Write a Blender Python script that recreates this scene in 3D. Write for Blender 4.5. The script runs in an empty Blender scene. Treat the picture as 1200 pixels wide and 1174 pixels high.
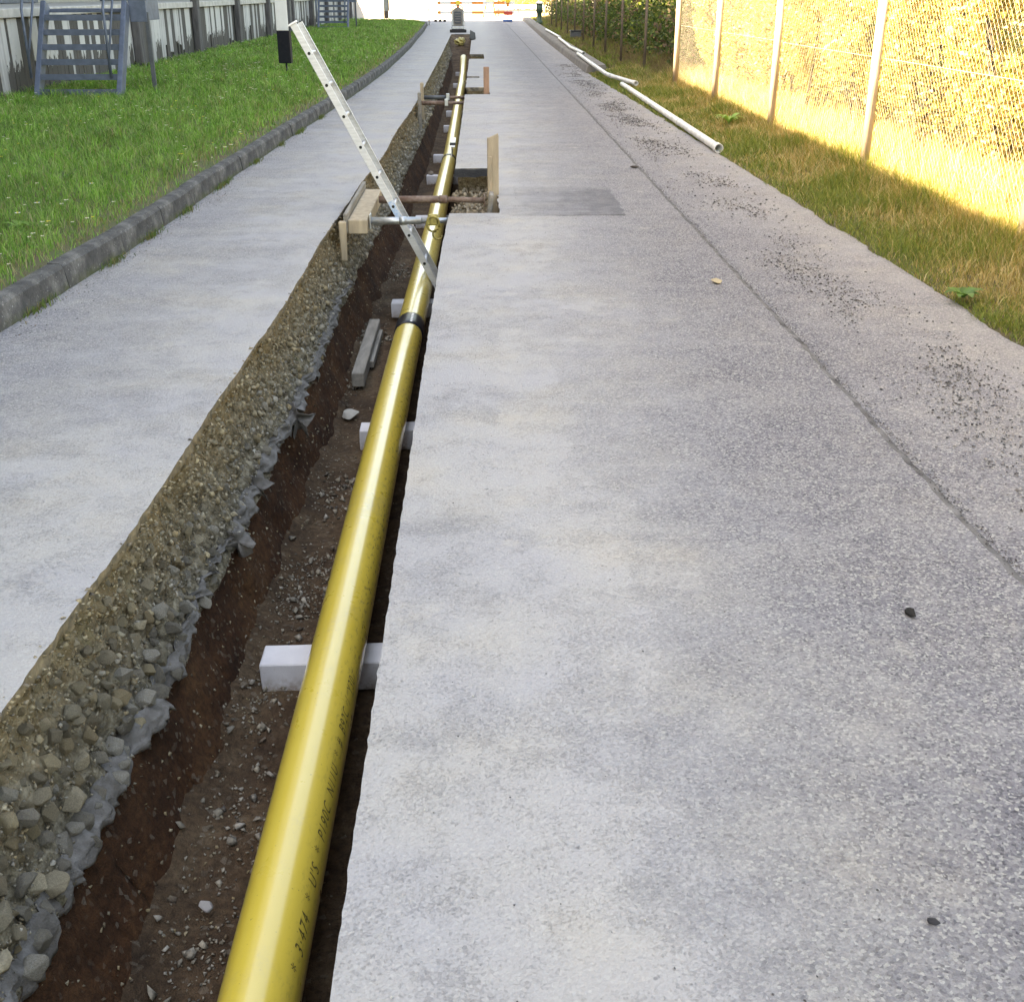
import bpy, bmesh, math, random
import numpy as np
from mathutils import Vector, Matrix, noise, Euler

S = bpy.context.scene
R = math.radians
rnd = random.Random(7)
rng = np.random.default_rng(11)

# ------------------------------------------------------------------ camera
CAM_H = 1.65
PITCH, YAW, FPX = R(23.86), R(1.63), 1350.0        # focal length for a 1200 px wide picture
cam = bpy.data.cameras.new('camera')
cam.sensor_fit = 'HORIZONTAL'
cam.sensor_width = 36.0
cam.lens = FPX / 1200 * 36.0
cam.clip_start, cam.clip_end = 0.05, 2000
cam_o = bpy.data.objects.new('camera', cam)
S.collection.objects.link(cam_o)
cam_o.location = (0, 0, CAM_H)
cam_o.rotation_euler = (R(90) - PITCH, 0, -YAW)
S.camera = cam_o

# ------------------------------------------------------------------ sky, sun, exposure
SUN_EL, SUN_B = R(45), R(20)
to_sun = Vector((-math.cos(SUN_EL) * math.cos(SUN_B), -math.cos(SUN_EL) * math.sin(SUN_B), math.sin(SUN_EL)))
W = bpy.data.worlds.new('World')
S.world = W
W.use_nodes = True
wn = W.node_tree
sky = wn.nodes.new('ShaderNodeTexSky')
sky.sky_type = 'NISHITA'
sky.sun_disc = False
sky.sun_elevation = SUN_EL
sky.sun_rotation = math.atan2(to_sun.x, to_sun.y)
sky.air_density, sky.dust_density, sky.ozone_density = 1.0, 1.6, 0.6
wn.nodes['Background'].inputs[1].default_value = 0.10
wn.links.new(sky.outputs[0], wn.nodes['Background'].inputs[0])
sl = bpy.data.lights.new('sun', 'SUN')
sl.energy, sl.angle, sl.color = 5.0, R(0.5), (1.0, 0.90, 0.74)
so = bpy.data.objects.new('sun', sl)
S.collection.objects.link(so)
so.rotation_euler = (-to_sun).to_track_quat('-Z', 'Y').to_euler()
vs = S.view_settings
vs.view_transform, vs.look, vs.gamma, vs.use_curve_mapping = 'Standard', 'None', 1.0, False
vs.exposure = 3.42
vs.use_white_balance = True
vs.white_balance_temperature = 10200
vs.white_balance_tint = 10
S.cycles.max_bounces = 8
S.cycles.diffuse_bounces = 4
S.cycles.use_denoising = True

# ------------------------------------------------------------------ helpers
COL = S.collection


def link(name, me, mat=None, parent=None):
    o = bpy.data.objects.new(name, me)
    COL.objects.link(o)
    if mat is not None:
        for m in (mat if isinstance(mat, (list, tuple)) else [mat]):
            me.materials.append(m)
    if parent is not None:
        o.parent = parent
    return o


def tag(o, label=None, cat=None, group=None, kind=None):
    for k, v in (('label', label), ('category', cat), ('group', group), ('kind', kind)):
        if v:
            o[k] = v
    return o


def thing(name, label, cat, loc=(0, 0, 0), rz=0.0, group=None):
    o = bpy.data.objects.new(name, None)
    o.empty_display_size = 0.1
    COL.objects.link(o)
    o.location = loc
    o.rotation_euler = (0, 0, rz)
    return tag(o, label, cat, group)


def np_mesh(name, V, F, smooth=False, col=None, mi=None):
    """V (n,3), F (m,k) equal sized polygons"""
    V = np.asarray(V, np.float32)
    F = np.asarray(F, np.int32)
    me = bpy.data.meshes.new(name)
    me.vertices.add(len(V))
    me.vertices.foreach_set('co', V.ravel())
    m, k = F.shape
    me.loops.add(m * k)
    me.loops.foreach_set('vertex_index', F.ravel())
    me.polygons.add(m)
    me.polygons.foreach_set('loop_start', np.arange(0, m * k, k, dtype=np.int32))
    if mi is not None:
        me.polygons.foreach_set('material_index', np.asarray(mi, np.int32))
    if smooth:
        me.polygons.foreach_set('use_smooth', np.ones(m, bool))
    if col is not None:
        a = me.color_attributes.new('tint', 'FLOAT_COLOR', 'POINT')
        c = np.ones((len(V), 4), np.float32)
        c[:, :3] = col
        a.data.foreach_set('color', c.ravel())
    me.update(calc_edges=True)
    return me


def bm_mesh(name, bm, smooth=False):
    me = bpy.data.meshes.new(name)
    bmesh.ops.recalc_face_normals(bm, faces=bm.faces)
    bm.to_mesh(me)
    bm.free()
    if smooth:
        for p in me.polygons:
            p.use_smooth = True
    return me


def bx(bm, c, s, bev=0.0, rot=None):
    """bevelled box: centre, full size"""
    r = bmesh.ops.create_cube(bm, size=1.0)
    vs_ = r['verts']
    bmesh.ops.scale(bm, vec=s, verts=vs_)
    if bev > 0:
        ed = list({e for v in vs_ for e in v.link_edges})
        rb = bmesh.ops.bevel(bm, geom=ed, offset=bev, segments=1, affect='EDGES', profile=0.5)
        vs_ = list({v for f in rb['faces'] for v in f.verts} | {v for v in vs_ if v.is_valid})
    if rot is not None:
        bmesh.ops.rotate(bm, cent=(0, 0, 0), matrix=rot, verts=vs_)
    bmesh.ops.translate(bm, vec=c, verts=vs_)
    return vs_


def box(name, c, s, mat, parent=None, bev=0.006, rot=None):
    bm = bmesh.new()
    bx(bm, c, s, bev, rot)
    return link(name, bm_mesh(name, bm), mat, parent)


def tube_mesh(name, pts, r, seg=12, caps=True, inner=None):
    """tube along points; inner radius opens the ends as a real pipe"""
    pts = [Vector(p) for p in pts]
    V, F = [], []
    n = len(pts)
    rr = r if isinstance(r, (list, tuple)) else [r] * n
    T0 = (pts[1] - pts[0]).normalized()
    a = Vector((0, 0, 1)) if abs(T0.z) < 0.9 else Vector((1, 0, 0))
    nrm = (a - a.project(T0)).normalized()
    rings = []

    def ring(c, T, rad):
        nonlocal nrm
        nrm = (nrm - nrm.project(T)).normalized()
        b = T.cross(nrm)
        i0 = len(V)
        for k in range(seg):
            t = 2 * math.pi * k / seg
            V.append(c + (nrm * math.cos(t) + b * math.sin(t)) * rad)
        return i0
    Ts = []
    for i in range(n):
        T = (pts[min(i + 1, n - 1)] - pts[max(i - 1, 0)]).normalized()
        Ts.append(T)
        rings.append(ring(pts[i], T, rr[i]))
    if inner:
        for i in range(n - 1, -1, -1):
            rings.append(ring(pts[i], Ts[i], inner))
        rings.append(rings[0])
    for i in range(len(rings) - 1):
        for k in range(seg):
            k2 = (k + 1) % seg
            F.append((rings[i] + k, rings[i] + k2, rings[i + 1] + k2, rings[i + 1] + k))
    me = bpy.data.meshes.new(name)
    fl = [tuple(f) for f in F]
    if caps and not inner:
        fl.append(tuple(rings[0] + k for k in range(seg - 1, -1, -1)))
        fl.append(tuple(rings[-1] + k for k in range(seg)))
    me.from_pydata([tuple(v) for v in V], [], fl)
    for p in me.polygons:
        p.use_smooth = len(p.vertices) == 4
    me.update()
    return me


def tube(name, pts, r, mat, parent=None, seg=12, inner=None):
    return link(name, tube_mesh(name, pts, r, seg, inner=inner), mat, parent)


def N(x, y, z, s=1.0, o=3):
    return noise.fractal(Vector((x * s, y * s, z * s)), 1.0, 2.0, o)


def PX(x, y, z=0.0):
    """where the line of sight of picture point (x, y) meets the level z"""
    F = Vector((math.sin(YAW) * math.cos(PITCH), math.cos(YAW) * math.cos(PITCH), -math.sin(PITCH)))
    Rt = Vector((math.cos(YAW), -math.sin(YAW), 0))
    U = Rt.cross(F)
    d = F + Rt * ((x - 600) / FPX) - U * ((y - 587) / FPX)
    t = (z - CAM_H) / d.z
    p = Vector((0, 0, CAM_H)) + d * t
    return p


def lerp_table(tab):
    ys = np.array([t[0] for t in tab])
    xs = np.array([t[1] for t in tab])
    return lambda y: float(np.interp(y, ys, xs))


# ------------------------------------------------------------------ materials
class NT:
    def __init__(self, name, rough=0.8, metal=0.0, spec=0.5):
        self.m = bpy.data.materials.new(name)
        self.m.use_nodes = True
        self.t = self.m.node_tree
        self.b = self.t.nodes['Principled BSDF']
        self.b.inputs['Roughness'].default_value = rough
        self.b.inputs['Metallic'].default_value = metal
        self.b.inputs['Specular IOR Level'].default_value = spec
        self.tc = self.t.nodes.new('ShaderNodeTexCoord')

    def n(self, kind, **kw):
        nd = self.t.nodes.new('ShaderNode' + kind)
        for k, v in kw.items():
            if k.startswith('i_'):
                key = k[2:]
                key = int(key) if key.isdigit() else key
                self.put(nd.inputs[key], v)
            else:
                setattr(nd, k, v)
        return nd

    def put(self, sock, v):
        if isinstance(v, bpy.types.NodeSocket):
            self.t.links.new(v, sock)
        else:
            if sock.type == 'RGBA' and len(v) == 3:
                v = (*v, 1)
            sock.default_value = v

    def obj(self, scale=None):
        if scale is None:
            return self.tc.outputs['Object']
        mp = self.n('Mapping', i_Scale=scale)
        self.t.links.new(self.tc.outputs['Object'], mp.inputs['Vector'])
        return mp.outputs[0]

    def noise(self, scale, detail=4, rough=0.55, vec=None, out='Fac'):
        nd = self.n('TexNoise', i_Scale=scale, i_Detail=detail, i_Roughness=rough)
        self.t.links.new(vec if vec is not None else self.obj(), nd.inputs['Vector'])
        return nd.outputs[out]

    def vor(self, scale, out='Distance', vec=None, rand=1.0):
        nd = self.n('TexVoronoi', i_Scale=scale, i_Randomness=rand)
        self.t.links.new(vec if vec is not None else self.obj(), nd.inputs['Vector'])
        return nd.outputs[out]

    def ramp(self, fac, stops):
        nd = self.n('ValToRGB')
        e = nd.color_ramp.elements
        while len(e) < len(stops):
            e.new(0.5)
        for el, (p, c) in zip(e, stops):
            el.position = p
            el.color = (c, c, c, 1) if isinstance(c, (int, float)) else (*c, 1)
        self.t.links.new(fac, nd.inputs[0])
        return nd.outputs[0]

    def mix(self, fac, a, b, mode='MIX'):
        nd = self.n('Mix', data_type='RGBA', blend_type=mode)
        self.put(nd.inputs[0], fac)
        self.put(nd.inputs[6], a)
        self.put(nd.inputs[7], b)
        return nd.outputs[2]

    def math(self, op, a, b=0.0, clamp=False):
        nd = self.n('Math', operation=op, use_clamp=clamp)
        self.put(nd.inputs[0], a)
        self.put(nd.inputs[1], b)
        return nd.outputs[0]

    def sep(self, vec=None):
        nd = self.n('SeparateXYZ')
        self.t.links.new(vec if vec is not None else self.obj(), nd.inputs[0])
        return nd.outputs

    def mapr(self, v, a, b, c=0.0, d=1.0):
        nd = self.n('MapRange', i_1=a, i_2=b, i_3=c, i_4=d)
        self.put(nd.inputs[0], v)
        return nd.outputs[0]

    def color(self, v):
        self.put(self.b.inputs['Base Color'], v)

    def bump(self, h, dist=0.01, strength=1.0):
        nd = self.n('Bump', i_Distance=dist, i_Strength=strength)
        self.t.links.new(h, nd.inputs['Height'])
        if self.b.inputs['Normal'].is_linked:
            self.t.links.new(self.b.inputs['Normal'].links[0].from_socket, nd.inputs['Normal'])
        self.t.links.new(nd.outputs[0], self.b.inputs['Normal'])


def simple(name, c1, c2=None, scale=12, rough=0.7, metal=0.0, bump=0.0, bscale=None, detail=5, stretch=None, spec=0.5):
    m = NT(name, rough, metal, spec)
    v = m.obj(stretch) if stretch else None
    f = m.noise(scale, detail, vec=v)
    m.color(m.mix(m.ramp(f, [(0.35, 0.0), (0.65, 1.0)]), c1, c2 or tuple(x * 0.75 for x in c1)))
    if bump:
        m.bump(m.noise(bscale or scale * 6, 5, vec=v), bump, 0.8)
    return m.m


def asphalt(name, dust_from, dust_to, tone=1.0, agtone=1.0, patch=None, v0=.98, v1=.24):
    """worn asphalt: light aggregate under a film of pale dust, thinner from dust_from to dust_to across the road"""
    m = NT(name, 0.9, spec=0.25)
    x, y, z = m.sep()
    cell = m.vor(140, 'Color')
    cv = m.sep(cell)
    agg = m.ramp(cv[0], [(0.0, (0.075, 0.073, 0.09)), (0.25, (0.155, 0.15, 0.178)), (0.7, (0.255, 0.248, 0.272)), (0.9, (0.40, 0.39, 0.38)), (1.0, (0.52, 0.51, 0.48))])
    fine = m.noise(200, 5, 0.7)
    agg = m.mix(m.ramp(fine, [(0.3, 0.55), (0.55, 0.0)]), agg, (0.09, 0.09, 0.10))
    if agtone != 1.0:
        agg = m.mix(1.0, agg, (agtone,) * 3, 'MULTIPLY')
    big = m.noise(0.9, 6, 0.62)
    med = m.noise(5.5, 5, 0.65)
    streak = m.noise(1.0, 5, 0.6, vec=m.obj((0.6, 2.4, 1)))
    d = m.mapr(x, dust_from, dust_to, v0, v1)
    d = m.math('ADD', d, m.math('MULTIPLY', m.math('SUBTRACT', big, 0.5), 0.8))
    d = m.math('ADD', d, m.math('MULTIPLY', m.math('SUBTRACT', streak, 0.5), 0.5))
    d = m.math('ADD', d, m.math('MULTIPLY', m.math('SUBTRACT', med, 0.5), 0.9))
    grain = m.math('ADD', m.math('MULTIPLY', m.math('SUBTRACT', cv[1], 0.5), 0.30), m.math('MULTIPLY', m.math('SUBTRACT', m.noise(150, 4, .7), 0.5), 0.9))
    d = m.math('ADD', d, grain, clamp=True)
    d = m.ramp(d, [(0.1, 0.03), (0.95, 0.88)])
    hue = m.ramp(m.noise(1.7, 3), [(0.4, (0.350, 0.345, 0.352)), (0.56, (0.375, 0.364, 0.352)), (0.70, (0.40, 0.374, 0.338))])
    c = m.mix(d, agg, hue)
    pale = m.math('MULTIPLY', m.ramp(m.noise(2.3, 6, .72), [(0.60, 0.0), (0.70, 0.75)]), m.ramp(m.noise(60, 3), [(.35, .3), (.6, 1.0)]))
    c = m.mix(pale, c, (0.42, 0.395, 0.36))
    if patch:
        jag = m.math('MULTIPLY', m.math('SUBTRACT', m.noise(9, 4, .7), .5), .16)
        px_ = m.math('ADD', x, jag)
        py_ = m.math('ADD', y, m.math('MULTIPLY', jag, .6))
        k = m.math('MULTIPLY', m.mapr(px_, patch[0], patch[1]), m.math('LESS_THAN', px_, patch[2]))
        k = m.math('MULTIPLY', k, m.math('MULTIPLY', m.math('GREATER_THAN', py_, patch[3]), m.mapr(py_, patch[4] + .2, patch[4] - .2)))
        k = m.math('MULTIPLY', k, m.ramp(med, [(.3, .95), (.7, .35)]))
        c = m.mix(k, c, (0.125, 0.125, 0.14))
        st = m.math('MULTIPLY', m.math('LESS_THAN', m.math('ABSOLUTE', m.math('SUBTRACT', py_, patch[3])), .02), m.mapr(px_, patch[0] + .2, patch[2] - .1))
        c = m.mix(m.math('MULTIPLY', st, m.math('LESS_THAN', px_, patch[2])), c, (0.10, 0.10, 0.10))
    dk = m.ramp(m.noise(34, 2), [(0.70, 0.0), (0.76, 0.75)])
    c = m.mix(dk, c, (0.15, 0.15, 0.16))
    if tone != 1.0:
        c = m.mix(1.0, c, (tone, tone, tone), 'MULTIPLY')
    m.color(c)
    h = m.math('ADD', m.math('MULTIPLY', m.vor(110), 0.7), m.math('MULTIPLY', fine, 0.9))
    hb = m.math('MULTIPLY', h, m.math('SUBTRACT', 1.15, d))
    m.bump(hb, 0.010, 0.9)
    return m.m


M_ROAD = asphalt('road_asphalt', 0.25, 1.25, patch=(-.05, 1.0, PX(734, 252).x, PX(734, 252).y, PX(734, 221).y))
M_LANE = asphalt('road_side_lane', 1.66, 2.6, 1.0, v0=.22, v1=.55)
M_PATH = asphalt('path_asphalt', -1.35, -3.0)
_m = NT('path_asphalt_worn', 0.9, spec=0.25)

def gravel_mat():
    m = NT('gravel_layer', 0.95, spec=0.2)
    x, y, z = m.sep()
    c = m.ramp(m.noise(22, 5, 0.65), [(0.3, (0.03, 0.025, 0.018)), (0.5, (0.155, 0.13, 0.09)), (0.68, (0.33, 0.29, 0.215))])  # darkest tone paints the shade of pits between stones
    br = m.math('MULTIPLY', m.mapr(z, -0.42, -0.06), m.ramp(m.noise(3.5, 4), [(0.35, 0.25), (0.65, 0.9)]))
    c = m.mix(br, c, (0.23, 0.165, 0.085))
    gm = m.ramp(m.noise(5, 4), [(0.62, 0.0), (0.75, 0.45)])
    c = m.mix(gm, c, (0.12, 0.13, 0.06))
    m.color(c)
    m.bump(m.math('ADD', m.vor(45), m.noise(120, 4)), 0.012, 1.0)
    return m.m


def soil_mat(name, c1, c2, c3, st=(1, 1, 1)):
    m = NT(name, 0.95, spec=0.2)
    f = m.noise(3.2, 6, 0.7, vec=m.obj(st))
    g = m.noise(40, 5, 0.7)
    c = m.ramp(f, [(0.32, c1), (0.52, c2), (0.72, c3)])
    c = m.mix(m.ramp(g, [(0.35, 0.55), (0.6, 0.0)]), c, tuple(v * 0.35 for v in c1))
    c = m.mix(m.ramp(m.vor(60, 'Color'), [(0.80, 0.0), (0.9, 0.35)]), c, (0.25, 0.22, 0.18))
    m.color(c)
    m.bump(m.math('ADD', g, m.noise(160, 3)), 0.012, 0.9)
    return m.m


M_GRAVEL = gravel_mat()
M_SOILW = soil_mat('clay_soil', (0.030, 0.012, 0.006), (0.085, 0.036, 0.016), (0.15, 0.072, 0.032), (1.3, .6, 1.3))
M_FLOOR = soil_mat('floor_soil', (0.05, 0.030, 0.019), (0.115, 0.072, 0.043), (0.19, 0.135, 0.085))
M_CUT = simple('cut_asphalt_edge', (0.10, 0.095, 0.09), (0.30, 0.26, 0.20), 14, 0.95, bump=0.006, bscale=90)
M_CUTL = simple('lip_edge', (0.24, 0.19, 0.12), (0.10, 0.085, 0.06), 26, 0.95, bump=0.006, bscale=80)


def tint_mat(name, rough=0.9, bump=0.004, bscale=60, spec=0.25, mot=0.5, dust=.42):
    m = NT(name, rough, spec=spec)
    a = m.n('Attribute', attribute_name='tint')
    f = m.noise(bscale * 0.4, 5, 0.65)
    c = m.mix(m.ramp(f, [(0.3, mot), (0.62, 0.0)]), a.outputs['Color'], (0.075, 0.065, 0.05))
    c = m.mix(m.ramp(m.noise(bscale * .25, 5, .7), [(.42, 0.0), (.62, dust)]), c, (.29, .24, .165))
    m.color(c)
    if bump:
        m.bump(m.noise(bscale, 4), bump, 0.9)
    return m.m


def leaf_mat(name, rough=0.55, trans=0.35):
    m = NT(name, rough, spec=0.35)
    a = m.n('Attribute', attribute_name='tint')
    m.color(a.outputs['Color'])
    tr = m.n('BsdfTranslucent')
    hs = m.n('HueSaturation', i_Saturation=1.1, i_Value=1.25)
    m.t.links.new(a.outputs['Color'], hs.inputs['Color'])
    m.t.links.new(hs.outputs[0], tr.inputs['Color'])
    ms = m.n('MixShader', i_0=trans)
    m.t.links.new(m.b.outputs[0], ms.inputs[1])
    m.t.links.new(tr.outputs[0], ms.inputs[2])
    m.t.links.new(ms.outputs[0], m.t.nodes['Material Output'].inputs['Surface'])
    return m.m


M_STONE = tint_mat('stone', 0.95, 0.010, 60, mot=0.65)
M_CHIP = tint_mat('road_chip', 0.9, 0.004, 70, mot=0.2, dust=0.0)
M_LEAF = leaf_mat('leaf')
M_BLADE = leaf_mat('grass_blade', 0.6, 0.3)
M_LAWN = simple('lawn_earth', (0.07, 0.10, 0.025), (0.11, 0.08, 0.045), 6, 0.95, bump=0.02, bscale=60)
M_VERGE = simple('verge_earth', (0.10, 0.075, 0.04), (0.06, 0.06, 0.022), 5, 0.95, bump=0.02, bscale=60)
M_TERR = simple('open_ground', (0.10, 0.10, 0.05), (0.16, 0.14, 0.09), 0.5, 0.95)
M_YARD = simple('sandy_yard', (0.42, 0.39, 0.34), (0.34, 0.31, 0.26), 0.6, 0.95, bump=0.01, bscale=30)
M_BARK = simple('bark', (0.10, 0.075, 0.055), (0.05, 0.04, 0.03), 9, 0.9, bump=0.02, bscale=30, stretch=(1, 1, 0.2))
M_WOOD = simple('raw_timber', (0.42, 0.34, 0.24), (0.30, 0.24, 0.17), 7, 0.8, bump=0.003, bscale=50, stretch=(3, 3, 0.5))
M_WOODG = simple('weathered_timber', (0.27, 0.25, 0.22), (0.17, 0.155, 0.135), 8, 0.85, bump=0.003, bscale=50, stretch=(3, 0.5, 3))
M_WOODR = simple('reddish_timber', (0.40, 0.24, 0.16), (0.28, 0.17, 0.12), 8, 0.85, bump=0.003, bscale=50, stretch=(3, 3, .5))
M_GALV = simple('galvanised_steel', (0.50, 0.53, 0.56), (0.36, 0.39, 0.42), 18, 0.38, 0.75, bump=0.001)
M_ALU = simple('ladder_aluminium', (0.60, 0.61, 0.63), (0.47, 0.48, 0.50), 9, 0.42, 0.35, bump=0.0008, stretch=(1, 1, 6))
M_RUST = simple('rusty_steel', (0.13, 0.075, 0.055), (0.23, 0.17, 0.14), 25, 0.75, 0.25, bump=0.002)
M_BRASS = simple('yellow_chromate', (0.38, 0.32, 0.10), (0.22, 0.18, 0.07), 30, 0.5, 0.5)
M_BLACK = simple('black_rubber', (0.008, 0.009, 0.016), (0.014, 0.015, 0.022), 20, 0.32, spec=0.3)
M_RUNG_DARK = simple('rung_end_dark', (0.015, 0.015, 0.015), None, 20, 0.9)
M_PVC = simple('grey_white_plastic', (0.62, 0.63, 0.64), (0.45, 0.46, 0.46), 5, 0.45, bump=0.001)
M_BLOCK = simple('aerated_concrete', (0.74, 0.74, 0.76), (0.60, 0.60, 0.62), 6, 0.95, bump=0.002, bscale=160)
_b = NT('aerated_concrete_muddy', 0.95, spec=0.2)
_x, _y, _z = _b.sep()
_c = _b.ramp(_b.noise(6, 5), [(.35, (.50, .50, .535)), (.65, (.62, .62, .65))])
_c = _b.mix(_b.math('MULTIPLY', _b.mapr(_z, .02, -.06), _b.ramp(_b.noise(22, 5, .7), [(.40, 0.0), (.6, .85)])), _c, (.20, .14, .09))
_c = _b.mix(_b.ramp(_b.noise(48, 4, .7), [(.62, 0.0), (.72, .4)]), _c, (.33, .28, .22))
_b.color(_c)
_b.bump(_b.noise(170, 4), .002, .8)
M_BLOCK = _b.m
M_STEEL = simple('blue_grey_steel', (0.12, 0.15, 0.215), (0.085, 0.11, 0.155), 10, 0.55, 0.35)
M_STEELD = simple('dark_grey_steel', (0.07, 0.08, 0.095), (0.10, 0.11, 0.125), 10, 0.6, 0.3)
M_COLUMN = simple('stained_concrete_column', (0.06, 0.056, 0.06), (0.11, 0.104, 0.105), 6, 0.9, bump=0.005, stretch=(2, 2, .4))
M_COPING = simple('pale_coping', (0.50, 0.485, 0.46), (0.36, 0.345, 0.32), 5, 0.85, bump=0.004)
M_DOCK = simple('dark_dock_wall', (0.05, 0.05, 0.05), (0.10, 0.095, 0.085), 3, 0.95, bump=0.01, stretch=(1, 1, .3))
M_BWHITE = simple('peeling_white_board', (0.46, 0.46, 0.465), (0.24, 0.24, 0.24), 3.5, 0.85, bump=0.003, bscale=40, stretch=(3, 3, .5))
M_BGREY = simple('bare_grey_board', (0.085, 0.078, 0.072), (0.05, 0.047, 0.045), 5, 0.9, bump=0.003, bscale=40, stretch=(3, 3, .5))
M_BHALF = NT('half_peeled_board', 0.85)
_x, _y, _z = M_BHALF.sep()
_f = M_BHALF.math('ADD', M_BHALF.mapr(_z, 0.2, 1.0), M_BHALF.math('MULTIPLY', M_BHALF.math('SUBTRACT', M_BHALF.noise(9, 5, .7, vec=M_BHALF.obj((1, 1, .35))), .5), 2.2))
M_BHALF.color(M_BHALF.mix(M_BHALF.ramp(_f, [(0.42, 0.0), (0.50, 1.0)]), (0.06, 0.056, 0.052), (0.48, 0.48, 0.475)))
M_BHALF = M_BHALF.m
M_FACADE = simple('plaster_facade', (0.45, 0.44, 0.41), (0.38, 0.37, 0.34), 2, 0.9)
M_ROOF = simple('roof_sheet', (0.15, 0.12, 0.11), (0.2, 0.16, 0.14), 3, 0.8)
M_GLASS = simple('window_glass', (0.03, 0.04, 0.05), None, 3, 0.08, spec=0.8)
M_POSTP = simple('fence_post_paint', (0.50, 0.42, 0.36), (0.36, 0.27, 0.21), 6, 0.7, bump=0.003, stretch=(2, 2, .4))
M_POSTD = simple('dark_brown_post', (0.16, 0.12, 0.095), (0.10, 0.075, 0.06), 6, 0.8, bump=0.003)  # darker brown for the thin posts farther up the fence
M_WIRE = simple('fence_wire', (0.75, 0.73, 0.68), (0.6, 0.57, 0.5), 30, 0.5, 0.5)
M_WHITE = simple('white_enamel', (0.80, 0.81, 0.82), (0.70, 0.71, 0.72), 4, 0.4)
M_RED = simple('red_paint', (0.62, 0.07, 0.04), (0.5, 0.06, 0.04), 6, 0.5)
M_ORANGE = simple('orange_paint', (0.75, 0.20, 0.03), (0.62, 0.17, 0.03), 6, 0.5)
M_BLUE = simple('blue_plastic', (0.05, 0.13, 0.35), (0.04, 0.1, 0.27), 6, 0.5)
M_YELLOW = simple('yellow_lens', (0.80, 0.58, 0.05), (0.7, 0.5, 0.05), 8, 0.3)
M_MACH = simple('brown_grey_housing', (0.17, 0.145, 0.12), (0.24, 0.22, 0.20), 8, 0.7)
M_GREEN = simple('dark_green_paint', (0.025, 0.06, 0.035), (0.04, 0.08, 0.05), 8, 0.5)
M_PAVE = simple('pinkish_paving', (0.42, 0.37, 0.34), (0.34, 0.30, 0.28), 2, 0.9)
M_CLOTHG = simple('grey_geotextile', (0.19, 0.176, 0.165), (0.09, 0.08, 0.07), 18, 0.97, bump=0.006, bscale=150)
M_CLOTHK = simple('black_foil', (0.012, 0.012, 0.012), (0.022, 0.022, 0.022), 7, 0.85, spec=0.15, bump=0.01)


def kerb_mat():
    m = NT('kerb_concrete', 0.92, spec=0.25)
    x, y, z = m.sep()
    c = m.ramp(m.noise(6, 6, 0.7), [(0.3, (0.035, 0.035, 0.038)), (0.5, (0.08, 0.079, 0.078)), (0.72, (0.18, 0.175, 0.168))])
    lich = m.ramp(m.noise(60, 3), [(0.64, 0.0), (0.7, 0.6)])
    c = m.mix(lich, c, (0.40, 0.40, 0.38))
    ms = m.math('MULTIPLY', m.mapr(z, 0.06, 0.0), m.ramp(m.noise(4, 3), [(0.4, 0.0), (0.6, 0.9)]))
    c = m.mix(ms, c, (0.07, 0.085, 0.03))
    m.color(c)
    m.bump(m.math('ADD', m.noise(90, 5), m.vor(120)), 0.004, 0.9)
    return m.m


M_KERB = kerb_mat()
M_JOINT = simple('tarry_joint', (0.045, 0.043, 0.045), (0.16, 0.155, 0.155), 9, 0.9, bump=0.006, bscale=140)
M_KERBR = simple('dusty_kerb', (0.20, 0.185, 0.17), (0.13, 0.12, 0.115), 3, 0.95, bump=0.008, bscale=40)


def pipe_mat():
    m = NT('yellow_pe_pipe', 0.30, spec=0.5)
    c = m.ramp(m.noise(2.5, 4, vec=m.obj((1, .3, 1))), [(0.35, (0.63, 0.475, 0.055)), (0.65, (0.67, 0.52, 0.08))])
    x, y, z = m.sep()
    # scuffs and mud on the flank that was dragged over the ground
    g = m.n('NewGeometry')
    nz = m.sep(g.outputs['Normal'])
    side = m.mapr(nz[0], 0.35, 0.85)
    sp = m.ramp(m.noise(70, 5, 0.75, vec=m.obj((1, .35, 1))), [(0.53, 0.0), (0.62, 0.9)])
    c = m.mix(m.math('MULTIPLY', m.math('MULTIPLY', side, sp), m.mapr(y, 2.8, 4.2, .25, 1.0)), c, (0.06, 0.05, 0.03))
    far = m.mapr(y, 5.5, 14.0)
    dusty = m.math('MULTIPLY', m.ramp(m.noise(26, 6, .7), [(0.3, 0.25), (0.7, 0.7)]), far)
    c = m.mix(dusty, c, (0.42, 0.34, 0.16))
    film = m.math('MULTIPLY', m.ramp(m.noise(5, 6, .72, vec=m.obj((1, .5, 1))), [(.5, 0.0), (.72, 1.0)]), m.ramp(m.noise(60, 4, .7), [(.4, .1), (.65, .55)]))
    c = m.mix(film, c, (.36, .29, .15))
    sp2 = m.ramp(m.noise(90, 3), [(0.70, 0.0), (0.74, 0.7)])
    c = m.mix(sp2, c, (0.10, 0.085, 0.04))
    m.color(c)
    m.put(m.b.inputs['Roughness'], m.ramp(m.noise(14, 5), [(0.3, 0.26), (0.7, 0.40)]))
    m.put(m.b.inputs['Coat Weight'], m.mapr(y, 5.0, 17.0, 1.0, .22))
    m.b.inputs['Coat Roughness'].default_value = 0.19
    m.b.inputs['Coat IOR'].default_value = 1.75
    m.bump(m.noise(220, 3), 0.0004, 0.5)
    return m.m


M_PIPE = pipe_mat()
M_STICK = simple('pale_blue_sticker', (0.22, 0.38, 0.62), (0.55, 0.60, 0.66), 60, 0.4)

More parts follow.
